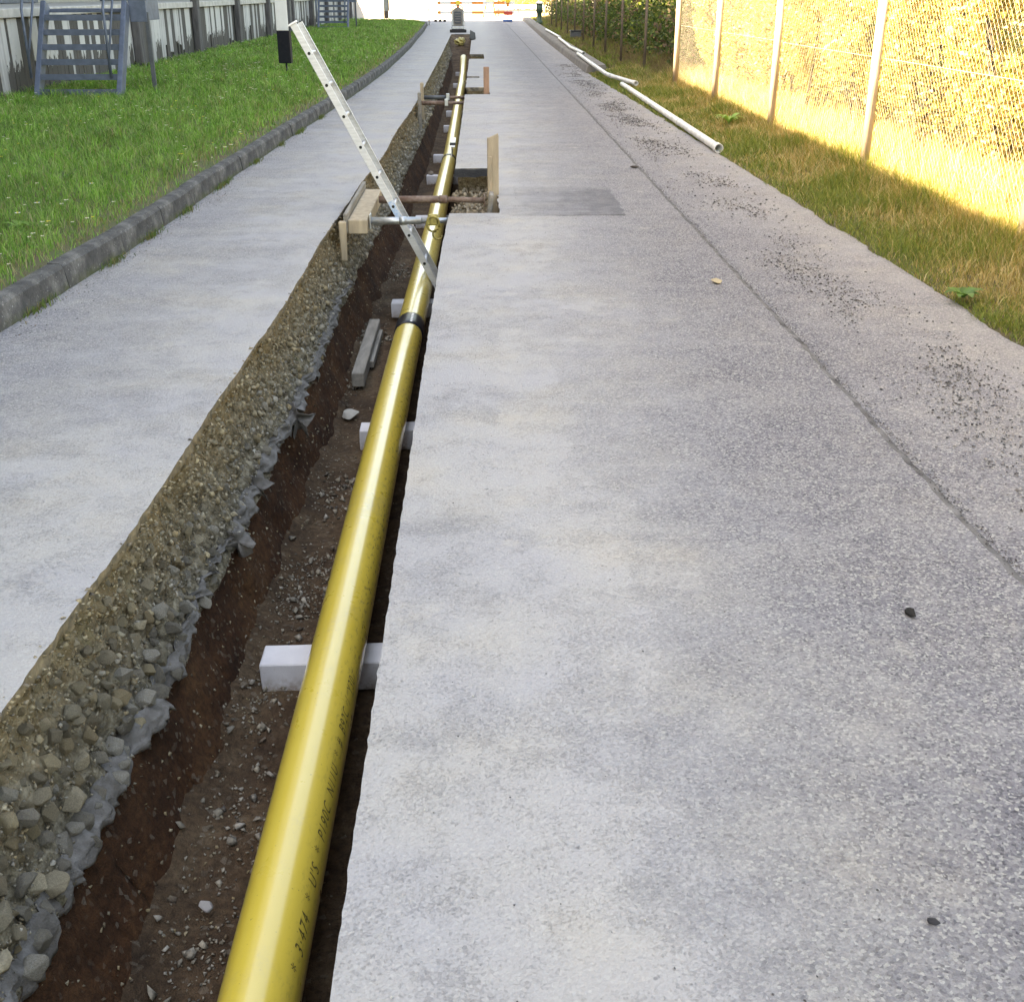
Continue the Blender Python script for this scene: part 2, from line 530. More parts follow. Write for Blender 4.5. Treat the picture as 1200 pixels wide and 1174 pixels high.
# ================================================================== GROUND: trench outline
LIP = sorted([(p.y, p.x) for p in (PX(*q) for q in [
    (0, 835), (45, 765), (105, 690), (180, 590), (225, 510), (265, 455), (310, 390), (345, 340), (378, 277),
    (404, 245), (430, 203), (447, 189), (463, 155), (483, 129), (494, 108), (502, 93), (517, 65), (528, 42)])])
LIP = [(-3, LIP[0][1])] + LIP + [(56, LIP[-1][1]), (80, LIP[-1][1])]
_raw = lerp_table(LIP)


def lip_f(y):
    w = .4 + .05 * max(y, 0)
    return sum(_raw(y + w * k / 4) for k in range(-4, 5)) / 9


def XL(y):
    a = lip_f(y)
    return a + 0.006 * N(3.1, y * 2.2, 0, 1, 3) + 0.007 * N(8.0, y * 13, 0, 1, 3)


xr_f = lerp_table([(-3, -.285), (1.5, -.283), (5, -.276), (8, -.266), (9.4, -.242), (18, -.22), (40, -.2), (80, -.2)])


def XR(y):
    return xr_f(y) + 0.003 * N(1.1, y * 3.0, 5, 1, 3) + 0.0055 * N(2.1, y * 30, 5, 1, 3)


Y0, Y_END = -2.0, 52.0
ZF = -0.85
# cuts made into the road beside the trench: (front, back, right side, depth)
HOLES = [(9.52, 12.1, 0.17, -0.34), (21.3, 22.9, 0.22, -0.25), (25.5, 25.9, 0.05, -0.12), (32.8, 35.3, 0.19, -0.45)]


def ysamples(a, b, k=0.010, mn=0.03):
    out = [a]
    while out[-1] < b - 1e-6:
        out.append(min(b, out[-1] + max(mn, k * abs(out[-1]))))
    if len(out) > 2 and out[-1] - out[-2] < mn * .3:
        out.pop(-2)
    return out


# right outline of the trench as one polyline (with the cuts)
right_poly = []
yy = Y0
for (ya, yb, xh, dz) in HOLES + [(None,) * 4]:
    stop = ya if ya else Y_END
    for y in ysamples(yy, stop):
        right_poly.append((XR(y), y, ZF))
    if ya:
        n = max(3, int((xh - XR(ya)) / 0.04))
        for i in range(1, n):
            t = i / n
            x = XR(ya) + (xh - XR(ya)) * t
            right_poly.append((x, ya + 0.015 * N(x * 9, ya, 1), dz))
        for y in ysamples(ya, yb, mn=0.05):
            right_poly.append((xh + 0.025 * N(4, y * 4, 2) + 0.012 * N(4, y * 22, 2), y, dz))
        for i in range(1, n):
            t = 1 - i / n
            x = XR(yb) + (xh - XR(yb)) * t
            right_poly.append((x, yb + 0.03 * N(x * 7, yb, 1), dz))
        yy = yb

JOINT = 1.66
edge_r = lerp_table([(-3, 2.78), (6, 2.76), (12, 2.70), (20, 2.58), (26, 2.45), (45, 2.55), (75, 2.9), (90, 2.9)])


def XE(y):
    return edge_r(y) + 0.035 * N(7, y * 1.6, 3, 1, 3) + 0.02 * N(7, y * 12, 3, 1, 2)


def joint_x(y):
    return JOINT + 0.012 * N(2, y * 1.5, 9, 1, 3) + 0.010 * N(5, y * 11, 9, 1, 2)


def crown(x, y):
    return 0.004 * N(x * 0.8, y * 0.8, 4, 1, 2)


# ---- road surface: strips of rows; left border follows the trench and its cuts
def road_strips():
    V, F, MI = [], [], []

    def strip(rows):
        base = len(V)
        w = len(rows[0][0])
        for pts, _ in rows:
            V.extend(pts)
        for i in range(len(rows) - 1):
            for j in range(w - 1):
                a = base + i * w + j
                F.append((a, a + 1, a + 1 + w, a + w))
                MI.append(rows[0][1][j])

    def row(y, xl):
        xj = joint_x(y)
        xe = XE(y)
        xs = [xl] + [xl + (xj - .03 - xl) * t for t in (.05, .15, .3, .5, .75, 1)] + [xj - .0042, xj + .0042, xj + .03] + [xj + .03 + (xe - xj - .03) * t for t in (.2, .4, .6, .8, .95)] + [xe, xe + .015, xe + .03]
        n_ = len(xs)
        dep = 0.5 + 0.5 * N(9, y * 2.5, 1, 1, 2)
        pts = []
        for j, x in enumerate(xs):
            z = crown(x, y)
            if j == 0:
                z = -0.002
            if j in (7, 8):
                z -= 0.004 + 0.010 * max(0.0, dep)
            if j >= 9:
                z -= 0.004
            if j == n_ - 2:
                z = -0.018
            if j == n_ - 1:
                z = -0.06
            pts.append((x, y, z))
        mi = [0] * 6 + [2, 2] + [1] * (n_ - 9)
        return pts, mi
    y = Y0
    for (ya, yb, xh, dz) in HOLES + [(None,) * 4]:
        stop = ya if ya else Y_END
        strip([row(q, XR(q)) for q in ysamples(y, stop)])
        if ya:
            strip([row(q, xh + 0.025 * N(4, q * 4, 2) + 0.012 * N(4, q * 22, 2)) for q in ysamples(ya, yb, mn=0.05)])
            y = yb
    strip([row(q, XR(q)) for q in ysamples(Y_END, 80, .02)])
    # the road closes over the end of the trench
    strip([([(lip_f(q) - .02, q, 0), (lip_f(q) / 2 - .1, q, 0), (XR(q) + .0, q, 0)], [0, 0]) for q in ysamples(Y_END, 80, .02)])
    return np_mesh('road', V, F, smooth=True, mi=MI)


tag(link('road', road_strips(), [M_ROAD, M_LANE, M_JOINT]), kind='structure')


def wall_mesh(name, poly, sgn, undercut, zs, bands):
    """vertical trench face under a polyline; sgn = +1 when the trench lies on +X of it"""
    V, F, MI = [], [], []
    n = len(poly)
    m = len(zs)
    for i, (x, y, zb) in enumerate(poly):
        a = poly[max(i - 1, 0)]
        b = poly[min(i + 1, n - 1)]
        t = Vector((b[0] - a[0], b[1] - a[1], 0))
        t = t.normalized() if t.length > 1e-6 else Vector((0, 1, 0))
        nx, ny = t.y * sgn, -t.x * sgn
        for z in zs:
            off = undercut(z, y)
            zz = max(z, zb - .03)
            V.append((x + nx * off, y + ny * off, zz))
    for i in range(n - 1):
        for j in range(m - 1):
            a = i * m + j
            F.append((a, a + 1, a + 1 + m, a + m))
            z = (zs[j] + zs[j + 1]) / 2
            MI.append(0 if z > bands[0] else (1 if z > bands[1] else 2))
    return np_mesh(name, V, F, smooth=True, mi=MI)


# ---- left face: leans into the trench with depth, stones proud of it
LZ = [-0.002, -0.02, -0.04, -0.055] + [-0.075 - 0.028 * i for i in range(16)] + [-0.53, -0.56, -0.6, -0.65, -0.7, -0.76, -0.82, -0.9]
STONE_BOT = -0.50


def left_off(z, y):
    lean = float(np.interp(-z, [0, .05, .08, .2, .35, .5, .56, .6, .7, .85, .95], [0, -.006, -.018, -.004, .045, .105, .095, .110, .145, .215, .26]))
    lean += max(0.0, 4.5 - y) * .022 * min(1.0, max(0.0, (-z - .5) / .3))
    a = 0.0
    if z < -0.03:
        a += 0.018 * N(1.7, y * 3.2, z * 4, 1, 3)
    if z > -0.52 and z < -0.04:
        a += 0.036 * N(5.7, y * 13, z * 13, 1, 4) - .018
    if z <= -0.52:
        a += 0.018 * N(9.7, y * 5, z * 9, 1, 3)
    return lean + a


left_poly = [(XL(y), y, -2) for y in ysamples(Y0, Y_END, .008, .022)]
trench_wall = link('trench_wall', wall_mesh('trench_wall', left_poly, 1, left_off, LZ, (-0.05, -0.515)), [M_CUTL, M_GRAVEL, M_SOILW])
tag(trench_wall, kind='structure')


def right_off(z, y):
    if z > -0.07:
        return -0.004 * abs(N(3, y * 20, z * 20))
    return -0.02 - 0.02 * abs(N(3, y * 9, z * 9)) - 0.03 * max(0, N(1, y * 2, z * 3))


RZ = [-0.002, -0.03, -0.07, -0.10, -0.16, -0.22, -0.3, -0.4, -0.55, -0.7, -0.9]
cut_wall = link('cut_wall', wall_mesh('cut_wall', right_poly, -1, right_off, RZ, (-0.085, -0.5)), [M_CUT, M_GRAVEL, M_SOILW])
tag(cut_wall, kind='structure')

# ---- trench floor with the ramp at its far end
def floor_z(x, y):
    z = ZF + 0.028 * N(x * 2.5, y * 2.5, 7, 1, 4) + 0.012 * N(x * 12, y * 12, 7, 1, 3)
    z += 0.05 * max(0.0, (-0.88 - x)) / 0.1                 # crumbs against the left face
    if y > 42:
        z += (y - 42) / (Y_END - 42) * 0.82 + 0.06 * N(x * 3, y * 2, 2)
    return min(z, -0.004)


V, F = [], []
fy = ysamples(Y0, Y_END + .1, .008, .03)
fx = np.linspace(-1.35, -0.05, 34)
for y in fy:
    for x in fx:
        V.append((x, y, floor_z(x, y)))
w = len(fx)
for i in range(len(fy) - 1):
    for j in range(w - 1):
        a = i * w + j
        F.append((a, a + 1, a + 1 + w, a + w))
tag(link('trench_floor', np_mesh('trench_floor', V, F, True), M_FLOOR), kind='structure')
# floors of the side cuts and the back end of the trench
V, F = [], []
for (ya, yb, xh, dz) in HOLES:
    b = len(V)
    nx_, ny_ = 9, max(4, int((yb - ya) / .12))
    for i in range(ny_ + 1):
        for j in range(nx_ + 1):
            x = -0.25 + (xh + .1 + .25) * j / nx_
            y = ya - .05 + (yb - ya + .1) * i / ny_
            zz = dz + 0.05 * N(x * 7, y * 7, 3) + (0.10 * i / ny_ if dz < -.3 else 0)
            V.append((x, y, zz if j else ZF - .1))
    for i in range(ny_):
        for j in range(nx_):
            a = b + i * (nx_ + 1) + j
            F.append((a, a + 1, a + 2 + nx_, a + 1 + nx_))
tag(link('cut_floor', np_mesh('cut_floor', V, F, True), M_GRAVEL), kind='structure')
tag(box('trench_end', (-.7, Y0 - .1, -.5), (1.6, .2, .96), M_SOILW, None, 0.0), kind='structure')

# ---- path on the left of the trench
KB = sorted([(p.y, p.x) for p in (PX(*q) for q in [(0, 390), (60, 350), (133, 307), (200, 260), (267, 212), (347, 157), (415, 112), (455, 82), (480, 58), (497, 37), (501, 30)])])
KB = [(-3, KB[0][1] - .22)] + KB
KERB_END = KB[-1][0]
kerb_f = lerp_table(KB + [(90, KB[-1][1])])
V, F = [], []
rows = ysamples(Y0, 80, .012, .03)
for y in rows:
    xl, xk = XL(y), kerb_f(y) - .05
    if y > KERB_END:
        xk -= (y - KERB_END) * 1.2
    for t in (0, .04, .12, .25, .45, .7, 1):
        x = xl + (xk - xl) * t
        z = crown(x, y) if t else -0.002
        V.append((x, y, z))
for i in range(len(rows) - 1):
    for j in range(6):
        a = i * 7 + j
        F.append((a, a + 7, a + 8, a + 1))
tag(link('footpath', np_mesh('footpath', V, F, True), M_PATH), kind='structure')

# ---- kerb: one stone after another
kerb = box('kerb', (-9, -30, -.5), (.02, .02, .02), M_KERB, None, 0)      # replaced by its foundation below
bpy.data.objects.remove(kerb)
V, F = [], []
ks = [p for p in np.arange(Y0, KERB_END + .1, 0.5)]
for y in ks:
    k = kerb_f(y)
    V += [(k - .03, y, -.05), (k - .03, y, .02), (k - .19, y, .02), (k - .19, y, -.05)]
for i in range(len(ks) - 1):
    for j in range(3):
        a = i * 4 + j
        F.append((a, a + 1, a + 5, a + 4))
kerb = tag(link('kerb', np_mesh('kerb', V, F), M_KERB), kind='structure')
KH = 0.15
y = 3.0
ki = 0
while y < KERB_END - .2:
    L = 1.0
    y2 = min(y + L, KERB_END)
    a, b = Vector((kerb_f(y), y, 0)), Vector((kerb_f(y2), y2, 0))
    d = (b - a)
    Lr = d.length
    bm = bmesh.new()
    nseg = 8 if y < 16 else 3
    w_, ch = .11, .022
    prof = [(0.012, -.04), (0.0, 0.05), (-.012, KH - ch), (-.012 - ch, KH), (-w_, KH), (-w_, -.04)]
    rings = []
    for s in range(nseg + 1):
        t = s / nseg
        yy_ = .003 + (Lr - .006) * t
        ring = []
        for (px, pz) in prof:
            wob = 0.006 * N(px * 9 + ki, yy_ * 6 + ki * 3, pz * 9)
            ring.append(bm.verts.new((px + wob, yy_, pz + (0.5 * wob if pz > .05 else 0))))
        rings.append(ring)
    for s in range(nseg):
        for j in range(len(prof)):
            j2 = (j + 1) % len(prof)
            bm.faces.new((rings[s][j], rings[s][j2], rings[s + 1][j2], rings[s + 1][j]))
    bm.faces.new(rings[0])
    bm.faces.new(rings[-1][::-1])
    o = link('kerb_stone', bm_mesh('kerb_stone', bm), M_KERB, kerb)
    o.location = (a.x + rnd.uniform(-.006, .006), y, rnd.uniform(-.006, .004))
    o.rotation_euler = (0, rnd.uniform(-.02, .02), -math.atan2(d.x, d.y))
    y = y2
    ki += 1
# the kerb turns away to the left round the end of the lawn
cx = kerb_f(KERB_END) - 3.0
for i in range(4):
    a0, a1 = R(4 + i * 20), R(4 + (i + 1) * 20 - .6)
    bm = bmesh.new()
    vs_ = []
    for (rr_, zz) in ((3.0, -.04), (3.0, KH), (2.85, KH), (2.85, -.04)):
        vs_.append([bm.verts.new((cx + rr_ * math.cos(q), KERB_END + rr_ * math.sin(q), zz)) for q in np.linspace(a0, a1, 4)])
    for k in range(4):
        for j in range(3):
            bm.faces.new((vs_[k][j], vs_[k][j + 1], vs_[(k + 1) % 4][j + 1], vs_[(k + 1) % 4][j]))
    bm.faces.new([v[0] for v in vs_])
    bm.faces.new([v[-1] for v in vs_])
    link('kerb_stone', bm_mesh('kerb_stone', bm), M_KERB, kerb)

# ---- lawn, verge, open ground, yard
DOCK_X = -7.05


def lawn_z(x, y):
    k = kerb_f(min(max(y, -2), KERB_END))
    d = min(1.0, max(0.0, (k - .16 - x) / 1.2))
    return KH - .03 + .05 * d + 0.02 * N(x * 1.5, y * 1.5, 5, 1, 3)


V, F = [], []
rows = ysamples(Y0, KERB_END + 3, .02, .2)
for y in rows:
    xk = kerb_f(min(y, KERB_END)) - .09
    if y > KERB_END:
        xk = cx + math.sqrt(max(0.0, 2.85 ** 2 - (y - KERB_END) ** 2))
    for j in range(13):
        x = xk + (DOCK_X - .3 - xk) * j / 12
        V.append((x, y, lawn_z(x, y)))
for i in range(len(rows) - 1):
    for j in range(12):
        a = i * 13 + j
        F.append((a, a + 13, a + 14, a + 1))
tag(link('lawn', np_mesh('lawn', V, F, True), M_LAWN), kind='structure')


def verge_z(x, y):
    d = x - edge_r(y)
    return float(np.interp(d, [-.3, -.05, .1, .8, 3, 9], [-.05, -.022, -.005, .04, .10, .3])) + 0.02 * N(x * 2, y * 2, 8, 1, 3) * min(1, max(0, d * 3))


V, F = [], []
rows = ysamples(Y0, 84, .02, .15)
offs = [-.12, -.02, .08, .2, .35, .6, .9, 1.4, 2.2, 4, 7, 14, 30]
for y in rows:
    for d in offs:
        x = edge_r(y) + d
        V.append((x, y, verge_z(x, y)))
w = len(offs)
for i in range(len(rows) - 1):
    for j in range(w - 1):
        a = i * w + j
        F.append((a, a + 1, a + 1 + w, a + w))
tag(link('verge', np_mesh('verge', V, F, True), M_VERGE), kind='structure')
# open ground: one sheet to the horizon with an opening where the trench is
ox0, ox1, oy0, oy1 = -1.75, .75, -1.9, 53.0
V = [(-900, -900, -.08), (900, -900, -.08), (900, 900, -.08), (-900, 900, -.08), (ox0, oy0, -.08), (ox1, oy0, -.08), (ox1, oy1, -.08), (ox0, oy1, -.08)]
F = [(0, 1, 5, 4), (1, 2, 6, 5), (2, 3, 7, 6), (3, 0, 4, 7)]
tag(link('ground', np_mesh('ground', V, F), M_TERR), kind='structure')
tag(link('yard', np_mesh('yard', [(-70, 79.5, -.03), (3.2, 79.5, -.03), (40, 84, -.03), (90, 420, -.03), (-90, 420, -.03)], [(0, 1, 2, 3, 4)]), M_YARD), kind='structure')
tag(link('plaza', np_mesh('plaza', [(-16, KERB_END + 2.6, -.02), (-2.2, KERB_END + 2.6, -.02), (-2.2, 79.5, -.02), (-16, 79.5, -.02)], [(0, 1, 2, 3)]), M_PAVE), kind='structure')

# ================================================================== stones
def hull_stone(seed, n=13, flat=.72):
    r = random.Random(seed)
    bm = bmesh.new()
    for i in range(n):
        v = Vector((r.gauss(0, 1), r.gauss(0, 1), r.gauss(0, 1))).normalized()
        v = Vector((v.x * r.uniform(.85, 1.1), v.y * r.uniform(.75, 1.0), v.z * r.uniform(.85, 1.0) * flat)) * .5
        bm.verts.new(v)
    res = bmesh.ops.convex_hull(bm, input=bm.verts)
    for v in [v for v in bm.verts if not v.link_faces]:
        bm.verts.remove(v)
    bmesh.ops.triangulate(bm, faces=bm.faces)
    bmesh.ops.recalc_face_normals(bm, faces=bm.faces)
    bm.verts.index_update()
    V = np.array([v.co[:] for v in bm.verts])
    F = np.array([[v.index for v in f.verts] for f in bm.faces])
    bm.free()
    return V, F


PROTO = [hull_stone(s, 12 + s % 5) for s in range(14)]
PEBBLE = [hull_stone(50 + s, 7, .6) for s in range(8)]


def soft_stone(seed):
    V, F = hull_stone(seed, 17, .82)
    bm = bmesh.new()
    vv = [bm.verts.new(v) for v in V]
    for f in F:
        bm.faces.new([vv[i] for i in f])
    bmesh.ops.bevel(bm, geom=list(bm.edges), offset=.05, segments=1, affect='EDGES', clamp_overlap=True)
    for v in bm.verts:
        if v.co.length > .56:
            v.co *= .5 / v.co.length
    bmesh.ops.triangulate(bm, faces=bm.faces)
    me = bm_mesh('stone', bm)
    return me


def join_stones(name, items, protos, mat, parent=None, smooth=False):
    """items: (pos, size(3), euler, colour)"""
    Vs, Fs, Cs = [], [], []
    b = 0
    for k, (p, s, e, c) in enumerate(items):
        pv, pf = protos[k % len(protos)]
        Rm = np.array(Euler(e).to_matrix())
        v = (pv * np.array(s)) @ Rm.T + np.array(p)
        Vs.append(v)
        Fs.append(pf + b)
        Cs.append(np.repeat(np.array([c]), len(v), 0))
        b += len(v)
    return link(name, np_mesh(name, np.concatenate(Vs), np.concatenate(Fs), smooth, np.concatenate(Cs)), mat, parent)


TAN = [(.36, .29, .18), (.43, .36, .25), (.30, .225, .125), (.35, .305, .22), (.26, .215, .15)]
GREY = [(.32, .295, .25), (.40, .37, .32), (.26, .235, .20), (.36, .32, .26), (.22, .20, .17)]


def stone_col(z):
    t = .8 * np.clip((-z - .18) / .30, 0, 1) + rnd.uniform(-.4, .4)
    c = rnd.choice(GREY) if t > .5 else rnd.choice(TAN)
    k = rnd.uniform(.65, 1.3)
    return tuple(v * k for v in c)


cand = []
for i in range(26000):
    y = 1.2 + 45 * rnd.random() ** 2.1
    z = -0.055 - (0.46) * rnd.random()
    deep = (-z - .055) / .46
    s = (0.015 + 0.042 * rnd.random() ** 2.8) * (0.70 + .60 * deep + (.5 * deep if y < 3.6 else 0)) * (1.0 if y < 10 else (1.2 if y < 20 else 1.7))
    cand.append((s, y, z))
for i in range(30):
    cand.append((rnd.uniform(.05, .085), 1.9 + 1.9 * rnd.random() ** 1.3, -.22 - .22 * rnd.random()))
cand.sort(reverse=True)
kept = []
grid = {}
for s, y, z in cand:
    cell = (int(y / .09), int(z / .09))
    ok = True
    for a in (-1, 0, 1):
        for b in (-1, 0, 1):
            for (s2, y2, z2) in grid.get((cell[0] + a, cell[1] + b), ()):
                if (y - y2) ** 2 + (z - z2) ** 2 < (.37 * (s + s2)) ** 2:
                    ok = False
                    break
            if not ok:
                break
        if not ok:
            break
    if ok:
        grid.setdefault(cell, []).append((s, y, z))
        kept.append((s, y, z))


def stone_item(s, y, z):
    x = XL(y) + left_off(z, y) + s * (rnd.uniform(-.30, .04) if s < .05 or y > 4 else rnd.uniform(-.05, .2))
    return ((x, y, z), (s * rnd.uniform(.85, 1.1), s * rnd.uniform(.9, 1.3), s * rnd.uniform(.85, 1.15)),
            (rnd.uniform(-1.2, 1.2), rnd.uniform(-.6, .6), rnd.uniform(0, 6.28)), stone_col(z))


vis = [k for k in kept if k[1] > 2.1]
vis.sort(key=lambda k: -k[0] / (k[1] + .8))
big, rest = vis[:300], vis[300:] + [k for k in kept if k[1] <= 2.1]
stone_me = []
for c in TAN + GREY:
    for q in range(4):
        me = soft_stone(rnd.randint(0, 9999))
        a = me.color_attributes.new('tint', 'FLOAT_COLOR', 'POINT')
        kk = rnd.uniform(.65, 1.3)
        a.data.foreach_set('color', np.tile(np.array([c[0] * kk, c[1] * kk, c[2] * kk, 1], np.float32), len(me.vertices)))
        me.materials.append(M_STONE)
        stone_me.append((c in GREY, me))
for (s, y, z) in big:
    p, sc, e, c = stone_item(s, y, z)
    g = (.8 * np.clip((-z - .18) / .30, 0, 1) + rnd.uniform(-.4, .4)) > .5
    o = link('stone', rnd.choice([m for (q, m) in stone_me if q == g]), None, trench_wall)
    o.location, o.rotation_euler, o.scale = p, e, sc
o = join_stones('small_stones', [stone_item(*k) for k in rest], PROTO, M_STONE, trench_wall)
o['kind'] = 'stuff'
# crumbs between the stones
items = []
for i in range(13000):
    y = 1.5 + 16 * rnd.random() ** 1.8
    z = -.07 - .46 * rnd.random()
    s = .005 + .018 * rnd.random() ** 2
    items.append(((XL(y) + left_off(z, y) + rnd.uniform(-.002, .012), y, z), (s, s, s * .8), (rnd.random() * 6, rnd.random() * 6, 0), stone_col(z)))
o = join_stones('crumbs', items, PEBBLE, M_STONE, trench_wall)
o['kind'] = 'stuff'
# broken edge of the path: chunks of asphalt hanging on the lip
items = []
for i in range(900):
    y = 1.6 + 26 * rnd.random() ** 1.6
    s = rnd.uniform(.008, .026)
    items.append(((XL(y) + rnd.uniform(-.02, .012), y, rnd.uniform(-.05, .004)), (s, s * 1.4, s * .6), (rnd.uniform(-.4, .4), rnd.uniform(-.4, .4), rnd.random() * 6), rnd.choice(TAN + [(.10, .09, .08)])))
o = join_stones('lip_crumbs', items, PEBBLE, M_STONE, trench_wall)
o['kind'] = 'stuff'

# pebbles on the trench floor
items = []
heaps = [(-.78, 3.0, .20, 200), (-.80, 4.7, .20, 420), (-.80, 2.4, .16, 200), (-.84, 8.9, .16, 240), (-.8, 11.2, .2, 260), (-.78, 5.8, .2, 240), (-.86, 7.6, .1, 60), (-.84, 3.8, .2, 260)]
for (hx, hy, hr, n) in heaps:
    for i in range(n):
        x, y = hx + rnd.gauss(0, hr * .45), hy + rnd.gauss(0, hr)
        s = rnd.uniform(.006, .02) if rnd.random() < .85 else rnd.uniform(.02, .05)
        items.append(((x, y, floor_z(x, y) + s * .25), (s, s * 1.2, s * .8), (rnd.random(), rnd.random(), rnd.random() * 6), rnd.choice(GREY + [(.10, .09, .085), (.13, .10, .08), (.36, .33, .29)])))
for i in range(1500):
    y = 1.8 + 24 * rnd.random() ** 1.6
    x = rnd.uniform(-1.0, -.3) if rnd.random() < .4 else -.93 + abs(rnd.gauss(0, .07))
    s = rnd.uniform(.005, .02)
    items.append(((x, y, floor_z(x, y) + s * .2), (s, s * 1.2, s * .8), (rnd.random(), rnd.random(), rnd.random() * 6), rnd.choice(TAN + GREY + [(.10, .065, .04)] * 3)))
tag(join_stones('floor_pebbles', items, PEBBLE, M_STONE), kind='stuff')
# pebbles stuck in the clay face
items = []
for i in range(500):
    y = 1.8 + 14 * rnd.random() ** 1.6
    z = rnd.uniform(-.82, -.56)
    s = rnd.uniform(.008, .026)
    items.append(((XL(y) + left_off(z, y), y, z), (s, s, s), (rnd.random() * 6, 0, rnd.random() * 6), rnd.choice(TAN + [(.08, .05, .03)] * 4)))
o = join_stones('clay_pebbles', items, PEBBLE, M_STONE, trench_wall)
o['kind'] = 'stuff'
# rubble in the cuts
items = []
for (ya, yb, xh, dz) in HOLES:
    for i in range(int(260 * (yb - ya))):
        x, y = rnd.uniform(-.25, xh + .05), rnd.uniform(ya, yb)
        s = rnd.uniform(.02, .07)
        c = rnd.choice([(.34, .28, .20), (.28, .22, .15), (.38, .33, .26), (.2, .15, .1)])
        if 21 < ya < 23:
            c = rnd.choice([(.34, .19, .12), (.28, .15, .1), (.36, .25, .18)])
        if ya > 30:
            c = rnd.choice([(.06, .05, .05), (.09, .08, .07)])
        items.append(((x, y, dz + .02 + (.12 * (y - ya) / (yb - ya) if dz < -.3 else 0)), (s, s, s * .8), (rnd.random() * 3, rnd.random() * 3, rnd.random() * 6), c))
tag(join_stones('cut_rubble', items, PROTO, M_STONE), kind='stuff')

# loose chips on the road
items = []
DARK = [(.055, .055, .06), (.08, .08, .085), (.11, .105, .11), (.20, .19, .18), (.07, .06, .06)]
i = 0
while len(items) < 13000 and i < 200000:
    i += 1
    y = 2.2 + 28 * rnd.random() ** 1.5
    x = rnd.uniform(1.72, 2.6)
    band = math.exp(-((x - 2.16 + .04 * math.sin(y)) / .20) ** 2)
    den = band * max(0.0, .40 + 1.8 * N(x * 1.3, y * .7, 33, 1, 4)) + .03
    if rnd.random() > den:
        continue
    s = (.004 + .017 * rnd.random() ** 2.2) * (1 if y < 9 else 1.35)
    items.append(((x, y, s * .25 - .003), (s, s * 1.25, s * .7), (0, 0, rnd.random() * 6), rnd.choice(DARK + [(.16, .15, .15), (.3, .28, .27)])))
for i in range(2600):                                     # along the joint
    y = 2.4 + 20 * rnd.random() ** 1.6
    x = joint_x(y) + rnd.gauss(.012, .018)
    s = rnd.uniform(.004, .012)
    items.append(((x, y, s * .1 - .004), (s, s * 1.2, s * .7), (0, 0, rnd.random() * 6), rnd.choice(DARK)))
for i in range(1100):                                     # scattered everywhere
    y = 1.5 + 24 * rnd.random() ** 1.6
    x = rnd.uniform(-.2, 2.6)
    s = rnd.uniform(.003, .008) * (1 if y < 8 else 1.6)
    items.append(((x, y, s * .25), (s, s * 1.2, s * .7), (0, 0, rnd.random() * 6), rnd.choice(DARK + [(.5, .48, .44)] * 2)))
for i in range(1300):                                     # foot of the kerb
    y = 4.5 + 26 * rnd.random() ** 1.5
    x = kerb_f(y) + abs(rnd.gauss(0, .10)) + .01
    s = rnd.uniform(.004, .014)
    items.append(((x, y, s * .25), (s, s * 1.2, s * .7), (0, 0, rnd.random() * 6), rnd.choice(DARK + [(.25, .14, .09), (.4, .38, .35), (.16, .10, .06)])))
for i in range(900):                                      # crumbling road edge
    y = 3.4 + 26 * rnd.random() ** 1.4
    x = XE(y) + rnd.gauss(0, .05)
    s = rnd.uniform(.006, .022)
    items.append(((x, y, s * .1 - .01), (s, s * 1.2, s * .6), (0, 0, rnd.random() * 6), rnd.choice([(.3, .28, .26), (.36, .33, .3), (.2, .18, .16)])))
tag(join_stones('loose_chips', items, PEBBLE, M_CHIP), kind='stuff')


def lump(name, label, px, py, s, c, z=0.0, cat='stone', squash=.6, seed=3, mat=None):
    p = PX(px, py, z)
    me = soft_stone(seed)
    a = me.color_attributes.new('tint', 'FLOAT_COLOR', 'POINT')
    a.data.foreach_set('color', np.tile(np.array([*c, 1], np.float32), len(me.vertices)))
    o = link(name, me, mat or M_CHIP)
    o.location, o.scale, o.rotation_euler = (p.x, p.y, z + s * squash * .33), (s * 1.2, s, s * squash), (0, 0, seed)
    return tag(o, label, cat)


lump('stone', 'yellowish pebble lying on the road left of the asphalt joint', 840, 332, .075, (.50, .41, .27), seed=5)
lump('asphalt_crumb', 'flat black lump on the bare road at the lower right', 1068, 721, .048, (.012, .012, .013), cat='crumb', squash=.5, seed=8)
lump('asphalt_crumb', 'small dark grey crumb near the bottom right corner of the road', 1093, 1081, .024, (.05, .05, .06), cat='crumb', seed=9)
lump('asphalt_crumb', 'blackish crumb lying on the joint beside the dark asphalt patch', 742, 197, .09, (.06, .05, .045), cat='crumb', squash=.4, seed=12)
lump('stone', 'pale flat stone on the trench floor before the grey timber offcut', 411, 490, .13, (.46, .44, .40), ZF + .0, seed=14)
lump('stone', 'greyish rounded stone on the trench floor low at the left of the pipe', 240, 1066, .05, (.44, .42, .41), ZF + .02, seed=15, squash=.9)

